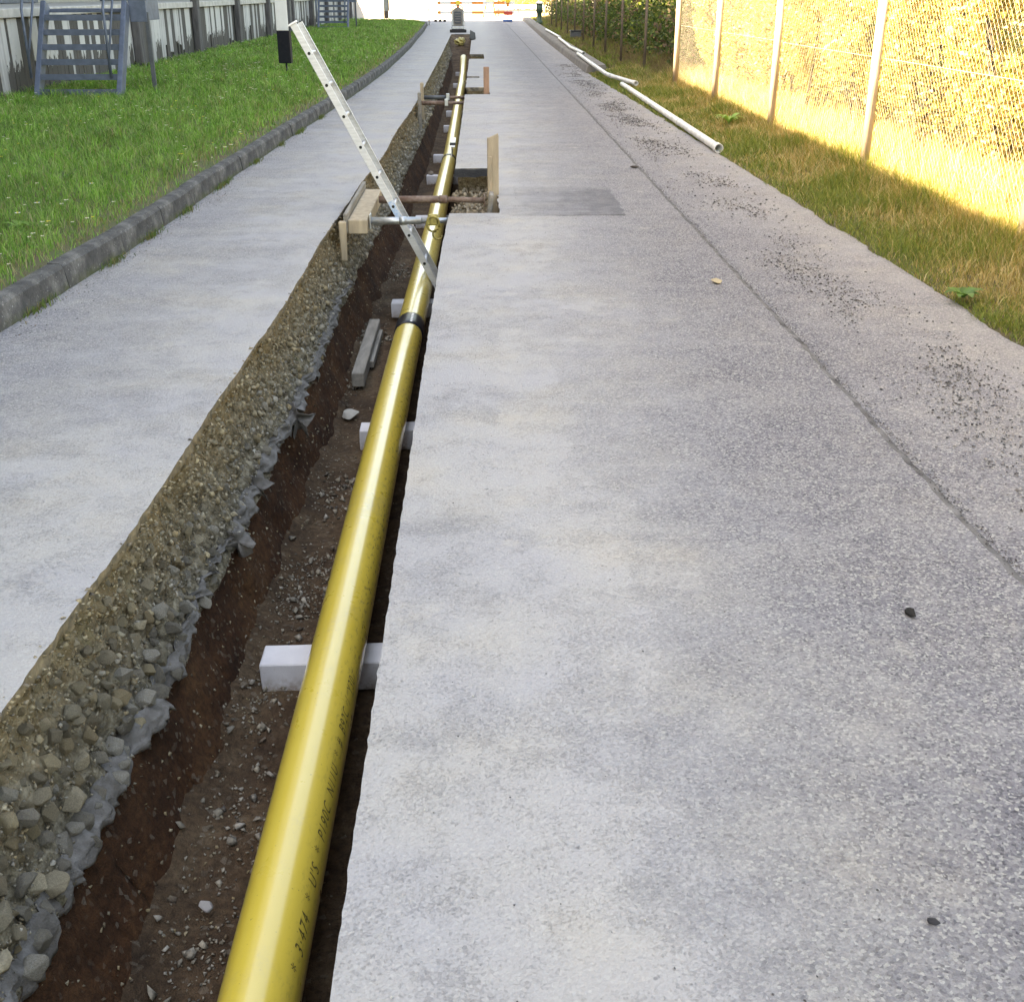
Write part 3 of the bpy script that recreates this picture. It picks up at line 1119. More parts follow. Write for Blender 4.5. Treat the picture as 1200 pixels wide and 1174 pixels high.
# ================================================================== geotextile between stones and clay
def cloth_strip():
    V, F = [], []
    rows = ysamples(1.5, 9.2, .006, .018)
    m = 9
    for y in rows:
        wdt = np.clip(.085 + .09 * N(3, y * 1.1, 2, 1, 3) + .05 * N(3, y * 8, 2, 1, 3) + .05 * max(0.0, 3.2 - y) - .006 * y, .004, .24)
        tear = max(0.0, N(6, y * 9.5, 1, 1, 3)) * .05
        for j in range(m):
            t = j / (m - 1)
            z = -.455 - (wdt * .75 + tear) * t
            over = .012 + .014 * t + .016 * N(1, y * 9, t * 4, 1, 4) + .006 * N(1, y * 40, t * 12, 1, 2) + .03 * max(0, N(4, y * 2.3, 9)) * t
            x = XL(y) + left_off(max(z, -.5), y) + over - (.012 if j == 0 else 0)
            V.append((x, y, z + .010 * N(8, y * 8, t * 3)))
    for i in range(len(rows) - 1):
        for j in range(m - 1):
            a = i * m + j
            F.append((a, a + 1, a + 1 + m, a + m))
    return np_mesh('geotextile', V, F, True)


o = link('geotextile', cloth_strip(), M_CLOTHG)
sm = o.modifiers.new('thickness', 'SOLIDIFY')
sm.thickness = .003
tag(o, 'torn grey fleece sheet hanging out between the stones and the clay of the trench face', 'fleece')


def rag(name, label, p, k, seed, mat, cat):
    """torn flap hanging out of the face: outline in (x, z), bulged along the trench"""
    r = random.Random(seed)
    out = [(-.03, .02), (.02, .035), (.05, .02), (.085, -.005), (.13, -.03), (.09, -.035), (.075, -.06), (.08, -.12), (.055, -.075), (.03, -.09), (.01, -.15), (-.01, -.07), (-.03, -.03)]
    out = [(x * k * r.uniform(.8, 1.2), z * k * r.uniform(.8, 1.25)) for x, z in out]
    bm = bmesh.new()
    ctr = bm.verts.new((.03 * k, -.03, -.02 * k))
    ring = [bm.verts.new((x, .06 * math.sin(q * 1.7 + seed) * k - .02 * (x > .05), z)) for q, (x, z) in enumerate(out)]
    for q in range(len(ring)):
        bm.faces.new((ctr, ring[q], ring[(q + 1) % len(ring)]))
    bmesh.ops.subdivide_edges(bm, edges=bm.edges, cuts=2, smooth=.3)
    for v in bm.verts:
        v.co.y += .02 * N(v.co.x * 20, v.co.z * 20, seed)
    o = link(name, bm_mesh(name, bm, True), mat)
    o.modifiers.new('thickness', 'SOLIDIFY').thickness = .003
    o.location = p
    return tag(o, label, cat)


for (px, py, k, sd, lab) in ((352, 478, 1.25, 1, 'large pointed grey fleece scrap sticking out of the trench face left of the timber offcut'),
                             (322, 556, .85, 2, 'grey fleece scrap folded out of the trench face above the clay'),
                             (288, 622, .9, 3, 'grey fleece tatter hanging over the clay in mid trench')):
    p = PX(px, py, -.44)
    rag('fleece_scrap', lab, (XL(p.y) + left_off(-.47, p.y) + .0, p.y, -.46), k, sd, M_CLOTHG, 'fleece scrap')

# ================================================================== the yellow pipe
pipe_x = lerp_table([(-3, -.575), (2, -.562), (4, -.548), (7.5, -.525), (12, -.47), (18, -.42), (40, -.42)])
PR = 0.101
PZ = ZF + .125 + PR
pipe = thing('yellow_pipe', 'long yellow plastic gas pipe lying on white blocks in the trench', 'pipe', (0, 0, 0))
PIPE_END = PX(540, 82, PZ).y
pts = [(pipe_x(y), y, PZ + .003 * math.sin(y * 1.3)) for y in ysamples(-1.8, PIPE_END, .02, .25)]
# the far end is bent up a little
pts = [(x, y, z + .35 * max(0, (y - PIPE_END + 3) / 3) ** 2) for (x, y, z) in pts]
link('pipe_wall', tube_mesh('pipe_wall', pts, PR, 40, inner=PR - .012), M_PIPE, pipe)
for (py_, ln, mat) in ((PX(480, 372, PZ + .1).y, .30, M_BLACK), (PX(526, 181, PZ + .1).y, .16, M_BLACK), (PX(538, 114, PZ + .1).y, .5, M_BLACK)):
    q = [(pipe_x(y), y, PZ + .003 * math.sin(y * 1.3)) for y in np.linspace(py_ - ln / 2, py_ + ln / 2, 6)]
    sv = link('sleeve', tube_mesh('sleeve', q, [PR + .003, PR + .0075, PR + .0075, PR + .0075, PR + .0075, PR + .003], 40), mat, pipe)
    if ln == .30:
        for k_ in range(6):
            yk = py_ - .11 + k_ * .04
            th = R(12)
            box('print_mark', (pipe_x(yk) + (PR + .0078) * math.sin(th), yk, PZ + .003 * math.sin(yk * 1.3) + (PR + .0078) * math.cos(th)), (.016, .024, .0012), M_WHITE, sv, 0.0, Matrix.Rotation(th, 3, 'Y'))


def pipe_text(txt, y0, ang, size, name='lettering', spacing=1.0, stretch=1.0):
    cu = bpy.data.curves.new('lettering', 'FONT')
    cu.body = txt
    cu.size = size
    cu.shear = .35
    cu.space_character = spacing
    to = bpy.data.objects.new('lettering', cu)
    COL.objects.link(to)
    bpy.context.view_layer.update()
    me = bpy.data.meshes.new_from_object(to.evaluated_get(bpy.context.evaluated_depsgraph_get()))
    bpy.data.objects.remove(to)
    bm = bmesh.new()
    bm.from_mesh(me)
    bmesh.ops.triangulate(bm, faces=bm.faces)
    bmesh.ops.subdivide_edges(bm, edges=[e for e in bm.edges if e.calc_length() > .012], cuts=1)
    rad = PR + .0009
    for v in bm.verts:
        y = y0 + v.co.x * stretch
        th = ang - (v.co.y - size * .35) / PR
        v.co = Vector((pipe_x(y) + rad * math.sin(th), y, PZ + .003 * math.sin(y * 1.3) + rad * math.cos(th)))
    bm.to_mesh(me)
    bm.free()
    return link(name, me, M_INK, pipe)


M_INK = simple('black_marker_ink', (0.05, 0.042, 0.02), (0.14, 0.11, 0.03), 60, 0.5)
pipe_text("*  3\u00b7474  *  U'S  *  P190C  N11U  *  #  B92C  /  Y30", 2.14, R(57), .049, spacing=1.24)

# supporting blocks
order = ['nearest white block under the yellow pipe, long end standing out on the left',
         'white block under the pipe beside the middle of the trench, second from the front',
         'white block under the pipe close behind the black sleeve',
         'white block under the pipe below the galvanised trench brace',
         'white block under the pipe beyond the rusty trench brace with a stone on top',
         'white block under the pipe just before the second narrow black sleeve',
         'white block under the pipe below the loose white strap',
         'white block under the pipe shortly before the far pair of braces',
         'white block under the pipe right behind the far pair of braces',
         'farthest white block under the open end of the pipe']
Cblock = [PX(307, 811, ZF), PX(422, 528, ZF), PX(459, 373, ZF), PX(487, 268, ZF), PX(500, 217, ZF), PX(508, 192, ZF), PX(520, 156, ZF), PX(523, 138, ZF), PX(531, 104, ZF), PX(534, 90, ZF)]
for i, p in enumerate(Cblock):
    bm = bmesh.new()
    bx(bm, (0, 0, 0), (.5, .15, .125), .005)
    bmesh.ops.subdivide_edges(bm, edges=[e for e in bm.edges if e.calc_length() > .1], cuts=3, use_grid_fill=True)
    for v in bm.verts:
        v.co += Vector((N(v.co.x * 9 + i, v.co.y * 9, v.co.z * 9), N(v.co.x * 9, v.co.y * 9 + i, 3), N(v.co.x * 9, 5, v.co.z * 9 + i))) * .003
    o = link('concrete_block', bm_mesh('concrete_block', bm), M_BLOCK)
    ln = .5
    o.location = (max(p.x, pipe_x(p.y) - .34) + .25, p.y + .075, ZF + .0635)
    o.rotation_euler = (0, 0, rnd.uniform(-.06, .06) if i else 0.02)
    tag(o, order[i], 'block', 'white blocks under the yellow pipe')
p = Cblock[4]
lump('stone', 'brown stone lying on the white block beyond the rusty brace', 505, 205, .09, (.2, .17, .14), ZF + .125, seed=21, squash=.8)

# grey timber offcut on the trench floor
a, b = PX(420, 457, ZF), PX(440, 391, ZF)
d = b - a
o = thing('timber_offcut', 'grey weathered squared timber lying along the trench floor beside the pipe', 'timber', (a.x, a.y, ZF + .02), -math.atan2(d.x, d.y))
box('beam', (0, d.length / 2, .05), (.085, d.length, .10), M_WOODG, o, .006)
box('board', (.055, d.length * .62, .02), (.03, d.length * .6, .05), M_WOODG, o, .004)

# ================================================================== shoring
gal = thing('trench_brace', 'galvanised screw brace across the trench in front of the ladder', 'brace', (0, 9.36, -.03))
tube('outer_tube', [(-.86, 0, 0), (-.46, 0, 0)], .030, M_GALV, gal, 16, inner=.026)
tube('inner_tube', [(-.47, 0, 0), (-.235, 0, 0)], .022, M_GALV, gal, 16)
tube('joint_ring', [(-.635, 0, 0), (-.575, 0, 0)], .034, M_GALV, gal, 16)
bm = bmesh.new()
bx(bm, (-.365, -.02, .01), (.075, .03, .09), .008)
bx(bm, (-.40, -.02, .0), (.03, .05, .06), .008)
link('clamp', bm_mesh('clamp', bm), M_BRASS, gal)
tube('handle', [(-.365 + .05 * math.cos(t), -.04, -.02 + .06 * math.sin(t)) for t in np.linspace(-.4, 5.2, 16)], .009, M_BRASS, gal, 8)
tube('hook', [(-.33 + .04 * math.cos(t), -.045, -.10 + .04 * math.sin(t)) for t in np.linspace(1.4, 6.0, 12)], .007, M_BRASS, gal, 8)
box('end_plate', (-.865, 0, 0), (.012, .10, .11), M_GALV, gal, .003)

rus = thing('trench_brace', 'rusty brown steel brace across the trench behind the ladder', 'brace', (0, 10.2, .0))
tube('outer_tube', [(-.86, 0, 0), (-.30, 0, 0)], .031, M_RUST, rus, 16)
tube('inner_tube', [(-.30, 0, 0), (.045, 0, -.01)], .024, M_RUST, rus, 16)
tube('collar', [(-.34, 0, 0), (-.27, 0, 0)], .036, M_RUST, rus, 16)
box('end_plate', (.05, 0, -.01), (.012, .10, .10), M_RUST, rus, .003)

# timber wale on the left of the braces, with its stake
wl = thing('timber_wale', 'pale timber beam along the left trench edge that takes the braces', 'timber', (-.955, 9.98, -.05))
box('beam', (0, 0, 0), (.15, 1.55, .11), M_WOOD, wl, .006)
box('back_board', (-.092, .05, .03), (.03, 1.7, .15), M_WOODG, wl, .004)
st = thing('stake', 'short upright timber stake hanging below the front end of the pale beam', 'stake', (-1.065, 9.13, -.40))
bm = bmesh.new()
bx(bm, (0, 0, .255), (.06, .05, .31), .01)
for v in bm.verts:
    if v.co.z < .13:
        v.co.x *= .8
        v.co.y *= .8
link('stake_board', bm_mesh('stake_board', bm), M_WOOD, st)

# planks standing in the near road cut
pl = thing('shoring_plank', 'tall pale plank standing upright in the nearest road cut', 'plank', (.13, 10.45, -.36))
bm = bmesh.new()
bx(bm, (0, 0, .43), (.10, .04, .84), .006)
for v in bm.verts:
    if v.co.z > .8:
        v.co.z += .04 * math.sin(v.co.x * 60) + .01
link('plank_board', bm_mesh('plank_board', bm), M_WOOD, pl)
box('batten', (-.028, -.035, .36), (.035, .03, .66), M_WOOD, pl, .004)
pl2 = thing('shoring_plank', 'short greyish plank leaning below the tall plank at the end of the rusty brace', 'plank', (.085, 10.15, -.36))
box('plank_board', (0, 0, .2), (.04, .20, .44), M_WOODG, pl2, .005, Matrix.Rotation(R(7), 3, 'Y'))
# black foil edge at the back of the near cut
V, F = [], []
for j in range(15):
    x = -.24 + .40 * j / 14
    for k in range(4):
        V.append((x, 12.03 - .05 * k - .02 * N(x * 9, k, 4), .006 - [0, .004, .035, .06][k] - .015 * N(x * 6, k * 2, 1)))
for j in range(14):
    for k in range(3):
        a = j * 4 + k
        F.append((a, a + 1, a + 5, a + 4))
tag(link('black_foil', np_mesh('black_foil', V, F, True), M_CLOTHK), 'strip of black foil along the back edge of the nearest road cut', 'foil')

pf = PX(570, 108, 0)
pl3 = thing('shoring_plank', 'reddish plank standing upright in the second road cut', 'plank', (pf.x, pf.y, -.2))
box('plank_board', (0, 0, .31), (.10, .045, .62), M_WOODR, pl3, .006)

# far pair of braces with shoring boards
for (yy_, lab, mt) in ((20.2, 'front one of the far pair of rusty trench braces with a pale clamp', M_RUST), (21.3, 'rear one of the far pair of dark trench braces', M_STEELD)):
    b = thing('trench_brace', lab, 'brace', (0, yy_, -.05))
    xa = lip_f(yy_) + .06
    tube('outer_tube', [(xa, 0, 0), (xa + .4, 0, 0)], .035, mt, b, 12)
    tube('inner_tube', [(xa + .38, 0, 0), (-.2, 0, 0)], .026, M_RUST, b, 12)
    box('clamp', (xa + .42, -.02, .01), (.06, .06, .11), M_GALV, b, .006)
for (yy_, zt, lab) in ((19.9, .14, 'front grey shoring board upright on the left face at the far braces'), (20.9, .22, 'pale topped shoring board upright behind the front one at the far braces')):
    b = thing('shoring_board', lab, 'board', (lip_f(yy_) + .05, yy_, -.72), 0)
    box('board_face', (0, 0, (.72 + zt) / 2), (.05, .24, .72 + zt), M_WOODG if zt < .2 else M_WOOD, b, .005)

# ladder
lad = thing('ladder', 'aluminium ladder standing in the trench and leaning out to the left over the path', 'ladder', (-.235, 9.58, ZF))
L_top = Vector((-1.405 + .235, 0, 1.42 - ZF))
Ld = L_top.normalized()
ang = math.atan2(Ld.x, Ld.z)
LEN = L_top.length
rotl = Matrix.Rotation(ang, 3, 'Y')
for k, yo in enumerate((0, .36)):
    bm = bmesh.new()
    bx(bm, (0, yo, LEN / 2), (.052, .006, LEN), .0015)               # web seen from the side
    sg = 1 if k == 0 else -1
    bx(bm, (-.0235, yo + sg * .014, LEN / 2), (.005, .022, LEN), .001)
    bx(bm, (.0235, yo + sg * .014, LEN / 2), (.005, .022, LEN), .001)
    bmesh.ops.rotate(bm, cent=(0, 0, 0), matrix=rotl, verts=bm.verts)
    link('rail', bm_mesh('rail', bm), M_ALU, lad)
    box('foot', rotl @ Vector((0, yo, .03)), (.08, .034, .06), M_BLACK, lad, .005, rotl)
s = .22
while s < LEN - .1:
    c0 = rotl @ Vector((0, -.0045, s))
    c1 = rotl @ Vector((0, .3645, s))
    rg = link('rung', tube_mesh('rung', [c0, c1], .0155, 12), M_ALU, lad)
    e0, e1 = rotl @ Vector((0, -.0060, s)), rotl @ Vector((0, -.0048, s))
    link('dark_disc', tube_mesh('dark_disc', [e0, e1], .0125, 10), M_RUNG_DARK, rg)  # dark disc stands in for the shaded hollow of the rung
    s += .262
stk = rotl @ Vector((0, -.0042, .86 / Ld.z))
box('sticker', stk, (.046, .002, .17), M_STICK, lad, .0, rotl)
box('end_cap', rotl @ Vector((0, 0, LEN + .004)), (.078, .034, .014), M_WHITE, lad, .003, rotl)

# loose white strap at the right trench edge
p = PX(537, 163, .02)
sp = thing('strap', 'small white strap with a dark buckle hanging at the right trench edge', 'strap', (p.x - .06, p.y, 0))
bm = bmesh.new()
bx(bm, (0, 0, -.02), (.05, .9, .012), .003)
bx(bm, (-.02, .1, -.10), (.012, .5, .16), .003)
link('band', bm_mesh('band', bm), M_WHITE, sp)
box('buckle', (.0, -.3, .0), (.07, .10, .03), M_BLACK, sp, .005)

# ================================================================== drain pipes on the right road edge
def drain(name, label, pa, bend, r, group='white drain pipes laid along the road edge', seg=16):
    pts = []
    P = [PX(*q, z) for q, z in pa]
    n = 14
    for i in range(n + 1):
        t = i / n * (len(P) - 1)
        k = min(int(t), len(P) - 2)
        q = P[k].lerp(P[k + 1], t - k)
        pts.append((q.x + bend * math.sin(math.pi * i / n), q.y, q.z))
    o = thing(name, label, 'pipe', pts[0], 0, group)
    loc = Vector(pts[0])
    rel = [tuple(Vector(q) - loc) for q in pts]
    link('pipe_wall', tube_mesh('pipe_wall', rel, r, seg, inner=r - .006), M_PVC, o)
    a, b = Vector(rel[0]), Vector(rel[1])
    d = (b - a).normalized()
    link('socket', tube_mesh('socket', [a - d * .02, a + d * .12], r + .008, seg, inner=r - .004), M_PVC, o)
    for k in (4, 9):
        a, b = Vector(rel[k]), Vector(rel[k + 1])
        d = (b - a).normalized()
        link('collar', tube_mesh('collar', [a, a + d * .08], r + .005, seg), M_PVC, o)
    return o


drain('drain_pipe', 'nearest and thickest white drain pipe with its open end in the grass', [((842, 174), .045), ((729, 99), .06)], 0, .045)
drain('drain_pipe', 'second white drain pipe, thin and curved, lying behind the thick one', [((745, 98), .12), ((712, 88), .15), ((692, 74), .21), ((677, 63), .215)], .0, .038)
drain('drain_pipe', 'third white drain pipe along the raised kerb, farther up the road', [((684, 63), .215), ((668, 56), .215), ((655, 45), .215)], .02, .04)
drain('drain_pipe', 'farthest white drain pipe beyond the small dark post', [((656, 44), .215), ((640, 35), .215)], 0, .04)

# raised kerb on the right, farther up the road
kr = []
ya, yb = PX(688, 86).y, 79.0
rk = thing('raised_kerb', 'dark raised kerb along the right side of the far road', 'kerb', (0, 0, 0))
n = 24
for i in range(n):
    y1, y2 = ya + (yb - ya) * i / n, ya + (yb - ya) * (i + 1) / n
    bm = bmesh.new()
    x1, x2 = edge_r(y1) - .05, edge_r(y2) - .05
    top = .16
    q = [(x1, y1 + .015), (x2, y2 - .015)]
    f = []
    for (x, y) in q:
        f.append([bm.verts.new((x + dx, y, z)) for dx, z in ((-.02, -.03), (.02, top - .03), (.05, top), (.42, top + .01), (.44, -.03))])
    for j in range(5):
        bm.faces.new((f[0][j], f[0][(j + 1) % 5], f[1][(j + 1) % 5], f[1][j]))
    bm.faces.new(f[0])
    bm.faces.new(f[1])
    link('kerb_stone', bm_mesh('kerb_stone', bm), M_KERBR, rk)

# ================================================================== loading dock on the left
dock = thing('loading_dock', 'long raised loading dock clad in peeling white boards behind the lawn', 'loading dock', (0, 0, 0))
D0, D1, DTOP = -12.0, 72.0, 1.40
box('wall', (DOCK_X - 1.32, (D0 + D1) / 2, .62), (2.6, D1 - D0, 1.30), M_DOCK, dock, 0)
box('coping', (DOCK_X - 1.25, (D0 + D1) / 2, DTOP - .055), (2.66, D1 - D0, .13), M_COPING, dock, .01)
y = 11.0
nb = 0
far_items = []
base_boards = {}
prev = 0
while y < D1 - .1:
    wd = rnd.choice([.11, .14, .16, .2, .26, .3]) * (1 if y < 30 else 1.25)
    kind = rnd.choices([0, 1, 2], [4, 4, 3])[0]
    zlow = .13 + (rnd.uniform(0, .25) if kind == 0 else 0.0)
    if kind == 0 and rnd.random() < .25:
        zlow = rnd.uniform(.35, .75)
    ztop = DTOP - .125
    args = (wd - .012, zlow, ztop, kind, y + wd / 2)
    if nb < 290 and y < 56:
        bm = bmesh.new()
        bx(bm, (0, 0, (zlow + ztop) / 2), (.03, wd - .012, ztop - zlow), .004)
        for v in bm.verts:
            if v.co.z < zlow + .02:
                v.co.z += rnd.uniform(-.03, .03)
        o = link('board', bm_mesh('board', bm), (M_BWHITE, M_BGREY, M_BHALF)[kind], dock)
        o.location = (DOCK_X + (.002 if kind != 1 else -.003), y + wd / 2, 0)
        nb += 1
    else:
        far_items.append(args)
    y += wd
bm = bmesh.new()
for (w_, zl, zt, kd, yc) in far_items:
    if kd != 1:
        bx(bm, (DOCK_X + .002, yc, (zl + zt) / 2), (.03, w_, zt - zl), 0)
o = link('far_boards', bm_mesh('far_boards', bm), M_BWHITE, dock)
o['kind'] = 'stuff'
COLY = [9.4, 14.8, 20.2, 25.7, 31.2, 36.6, 42.0, 47.5, 53, 58.5, 64, 69.5]
for y in COLY:
    if abs(y - 20.2) < .5:
        continue
    box('column', (DOCK_X + .10, y, 2.6), (.16, .32, 5.1), M_COLUMN, dock, .02)

wh = thing('warehouse', 'unseen plastered warehouse over the loading dock, shaped to shade the road', 'warehouse', (0, 0, 0))
box('wall', (-14.5, (D0 + D1) / 2, 5.3), (8.5, D1 - D0 - 2, 10.6), M_FACADE, wh, .02)
for (y1, y2, hh) in ((D0 - 1, 18.0, 11.2), (18.0, 72.5, 13.2)):  # unseen storeys, heights stepped so their shadow ends at the fence
    box('shading_upper_floor', (-8.62, (y1 + y2) / 2, (5.2 + hh) / 2), (3.24, y2 - y1, hh - 5.2), M_FACADE, wh, .02)
    box('soffit', (-8.62, (y1 + y2) / 2, 5.11), (3.3, y2 - y1, .16), M_ROOF, wh, .02)
    box('roof', (-14.0, (y1 + y2) / 2, hh + .10), (14.3, y2 - y1, .18), M_ROOF, wh, .02)
    for yw in np.arange(y1 + 3, y2 - 2, 4.2):
        for zw in np.arange(6.9, hh - 1.2, 2.9):
            wi = box('window', (-6.985, yw, zw), (.06, 1.5, 1.6), M_COPING, wh, .01)
            box('pane', (-6.945, yw, zw), (.02, 1.3, 1.4), M_GLASS, wi, .0)
for y in np.arange(4, 70, 8.0):
    dr = box('gate', (-10.22, y, 2.85), (.08, 3.0, 2.9), M_STEEL, wh, .01)
    wi = box('window', (-10.22, y + 4, 3.4), (.08, 1.8, 1.2), M_COPING, wh, .01)
    box('pane', (-10.17, y + 4, 3.4), (.02, 1.6, 1.0), M_GLASS, wi, .0)


def steps(label, y0):
    t = thing('steel_stairs', label, 'stairs', (0, y0, .17), 0, 'steel stairs up to the loading dock')
    X0, X1 = -6.64, -5.41
    top, run = DTOP - .17, .86
    dvec = Vector((0, run, top))
    L = dvec.length
    rot = Matrix.Rotation(-math.atan2(run, top), 3, 'X')
    for x in (X0, X1):
        c = Vector((x, run / 2, top / 2))
        box('stringer', c, (.075, .20, L + .16), M_STEEL, t, .006, rot)
        box('base_plate', (x, -.02, -.01), (.12, .2, .015), M_STEELD, t, .003)
        sx = -.05 if x == X0 else .05
        pp = Vector((x + (-.06 if x == X0 else -.10), .0, .28))
        tube('handrail', [pp, pp + Vector((0, .02, .95)), pp + Vector((0, .02 + run, .95 + top)), pp + Vector((0, run + 1.0, .95 + top))], .021, M_STEEL, t, 10)
        tube('handrail', [pp + Vector((0, .02, .30)), pp + Vector((0, .02 + run, .30 + top)), pp + Vector((0, run + 1.0, .30 + top))], .018, M_STEEL, t, 10)
    for i in range(6):
        f = (i + .55) / 6
        tr = box('tread', ((X0 + X1) / 2, run * f, top * f - .02), (X1 - X0 - .06, .21, .035), M_STEEL, t, .004)
        box('nosing', ((X0 + X1) / 2, run * f - .108, top * f - .03), (X1 - X0 - .07, .012, .085), M_STEEL, tr, .002)
    box('landing', ((X0 + X1 + .28) / 2, run + .52, top - .03), (X1 - X0 + .26, .8, .05), M_STEEL, t, .005)
    box('fascia', (X1 + .15, run + .13, top - .02), (.26, .03, .34), M_STEEL, t, .004)
    box('fascia', (X1 + .265, run + .52, top - .02), (.03, .76, .30), M_STEEL, t, .004)
    for yy_ in (run + .16,):
        box('leg', (X1 + .27, yy_, (top - .05) / 2 - .05), (.06, .06, top + .05), M_STEELD, t, .005)
    for yy_ in (run + .16, run + .86):
        tube('rail_post', [(X1 + .25, yy_, top), (X1 + .25, yy_, top + 1.05)], .022, M_STEEL, t, 10)
    tube('guard_rail', [(X1 + .25, run + .16, top + 1.05), (X1 + .25, run + .86, top + 1.05)], .022, M_STEEL, t, 10)
    return t


steps('near blue grey steel stairs with open treads at the left border', PX(97, 115, .17).y)
steps('far blue grey steel stairs up to the dock beyond the marker post', 52.5)

# end of the dock: low pale ramp wall
rp = thing('ramp_wall', 'low pinkish ramp wall sloping down at the far end of the loading dock', 'wall', (-7.1, 72.2, 0))
bm = bmesh.new()
prof = [(0, 0), (5.5, 0), (5.5, .25), (0, 1.45)]
f = [[bm.verts.new((dx, yy_, z)) for (yy_, z) in prof] for dx in (-.15, .15)]
for j in range(4):
    bm.faces.new((f[0][j], f[0][(j + 1) % 4], f[1][(j + 1) % 4], f[1][j]))
bm.faces.new(f[0])
bm.faces.new(f[1])
link('wall_body', bm_mesh('wall_body', bm), M_PAVE, rp)
tube('handrail', [(0, .2, 1.4), (0, .2, 2.3), (0, 5.3, 1.15), (0, 5.3, .25)], .025, M_RED, rp, 8)

# marker posts on the lawn
def marker(label, px, py, w, top, black, m_up, m_low):
    p = PX(px, py, .17)
    t = thing('marker_post', label, 'post', (p.x, p.y, .10), R(-8), 'marker posts on the lawn')
    box('upper_panel', (0, 0, (top + black) / 2), (w, w * .55, top - black), m_up, t, .008)
    box('edge_strip', (w * .5 + .026, .0, (top + black) / 2), (.05, w * .5, top - black), M_STEELD, t, .002)
    box('lower_sleeve', (.004, 0, (black + .28) / 2), (w + .01, w * .6, black - .28), m_low, t, .01)
    tube('spike', [(.01, 0, .29), (.01, 0, -.05)], .018, m_low, t, 8)
    return t


marker('white marker post with a black lower half standing on the lawn above the ladder', 336, 88, .235, 2.0, .86, M_WHITE, M_BLACK)
marker('slim pale post with a dark brown foot at the far end of the lawn', 453, 27, .21, 2.0, .62, M_COPING, M_RUST)
p = PX(503, 30, 0)
t = thing('stake', 'thin grey stake at the far end of the left kerb', 'stake', (p.x, p.y, 0))
box('stake_rod', (0, 0, .37), (.06, .06, .74), M_WOODG, t, .008)
box('stake_head', (0, 0, .76), (.09, .08, .05), M_WOODG, t, .008)

# ================================================================== far end: machine, barrier, signs
p = PX(537, 38.5)
mc = thing('compactor', 'brown and grey upright compactor standing behind the far end of the trench', 'machine', (p.x, p.y, 0))
box('base_plate', (0, 0, .07), (.72, .5, .13), M_BLACK, mc, .02)
box('skirt', (0, -.05, .20), (.56, .40, .12), M_GALV, mc, .02)
bm = bmesh.new()
prof = [(-.27, 0), (.27, 0), (.27, .42), (.24, .58), (.16, .70), (.06, .74), (-.06, .74), (-.16, .70), (-.24, .58), (-.27, .42)]
f = [[bm.verts.new((x, yy_, z + .26)) for (x, z) in prof] for yy_ in (-.2, .2)]
for j in range(len(prof)):
    j2 = (j + 1) % len(prof)
    bm.faces.new((f[0][j], f[0][j2], f[1][j2], f[1][j]))
bm.faces.new(f[0])
bm.faces.new(f[1])
link('housing', bm_mesh('housing', bm), M_MACH, mc)
box('engine_panel', (-.01, -.215, .60), (.28, .03, .48), M_STEELD, mc, .02)
for z in (.45, .55, .65, .75):
    box('grille_slat', (-.01, -.235, z), (.24, .015, .03), M_MACH, mc, .003)
for x in (-.235, .235):
    box('side_bar', (x, -.22, .58), (.07, .04, .60), M_GALV, mc, .01)
tube('handle', [(-.25, 0, .8), (-.2, 0, 1.02), (-.1, 0, 1.09), (.1, 0, 1.09), (.2, 0, 1.02), (.25, 0, .8)], .025, M_WOODG, mc, 8)


def stripe_mat(name, c1, c2, period, duty):
    m = NT(name, 0.5)
    x, y, z = m.sep()
    s_ = m.math('FRACT', m.math('ADD', m.math('DIVIDE', x, period), .1))
    m.color(m.mix(m.ramp(s_, [(0.0, 0.0), (duty - .005, 0.0), (duty, 1.0), (1.0, 1.0)]), c1, c2))
    return m.m


M_STRIPE = stripe_mat('orange_white_stripes', (0.80, 0.27, 0.06), (0.80, 0.78, 0.74), 1.25, .52)
p = PX(556, 26)
ba = thing('road_barrier', 'orange and white striped barrier closing the far end of the road', 'barrier', (p.x, p.y, 0))
for z in (1.02, .50):
    box('rail', (.1, 0, z), (4.5, .03, .16), M_STRIPE, ba, .006)
for x in (-2.0, 1.95):
    box('post', (x, .03, .62), (.05, .03, 1.2), M_GALV, ba, .004)
for k in (-.26, 0, .26):
    box('foot', (-2.0 + k, 0, .06), (.15, .5, .13), M_BLACK, ba, .02)
box('foot', (1.95, 0, .06), (.55, .4, .13), M_BLUE, ba, .03)
box('red_panel', (1.98, -.03, .46), (.50, .03, .20), M_RED, ba, .006)
for x in (-.95, 1.95):
    l = thing('warning_lamp', 'yellow warning lamp on the barrier ' + ('above the compactor' if x < 0 else 'at its right hand post'), 'lamp', (p.x + x, p.y - .05, .90 if x < 0 else 1.0))
    bm = bmesh.new()
    bmesh.ops.create_cone(bm, segments=16, radius1=.13, radius2=.13, depth=.09, cap_ends=True, matrix=Matrix.Rotation(R(90), 4, 'X'))
    bmesh.ops.translate(bm, vec=(0, 0, .13), verts=bm.verts)
    link('lens', bm_mesh('lens', bm), M_YELLOW, l)
    box('battery_box', (0, 0, -.08), (.16, .10, .20), M_ORANGE, l, .01)

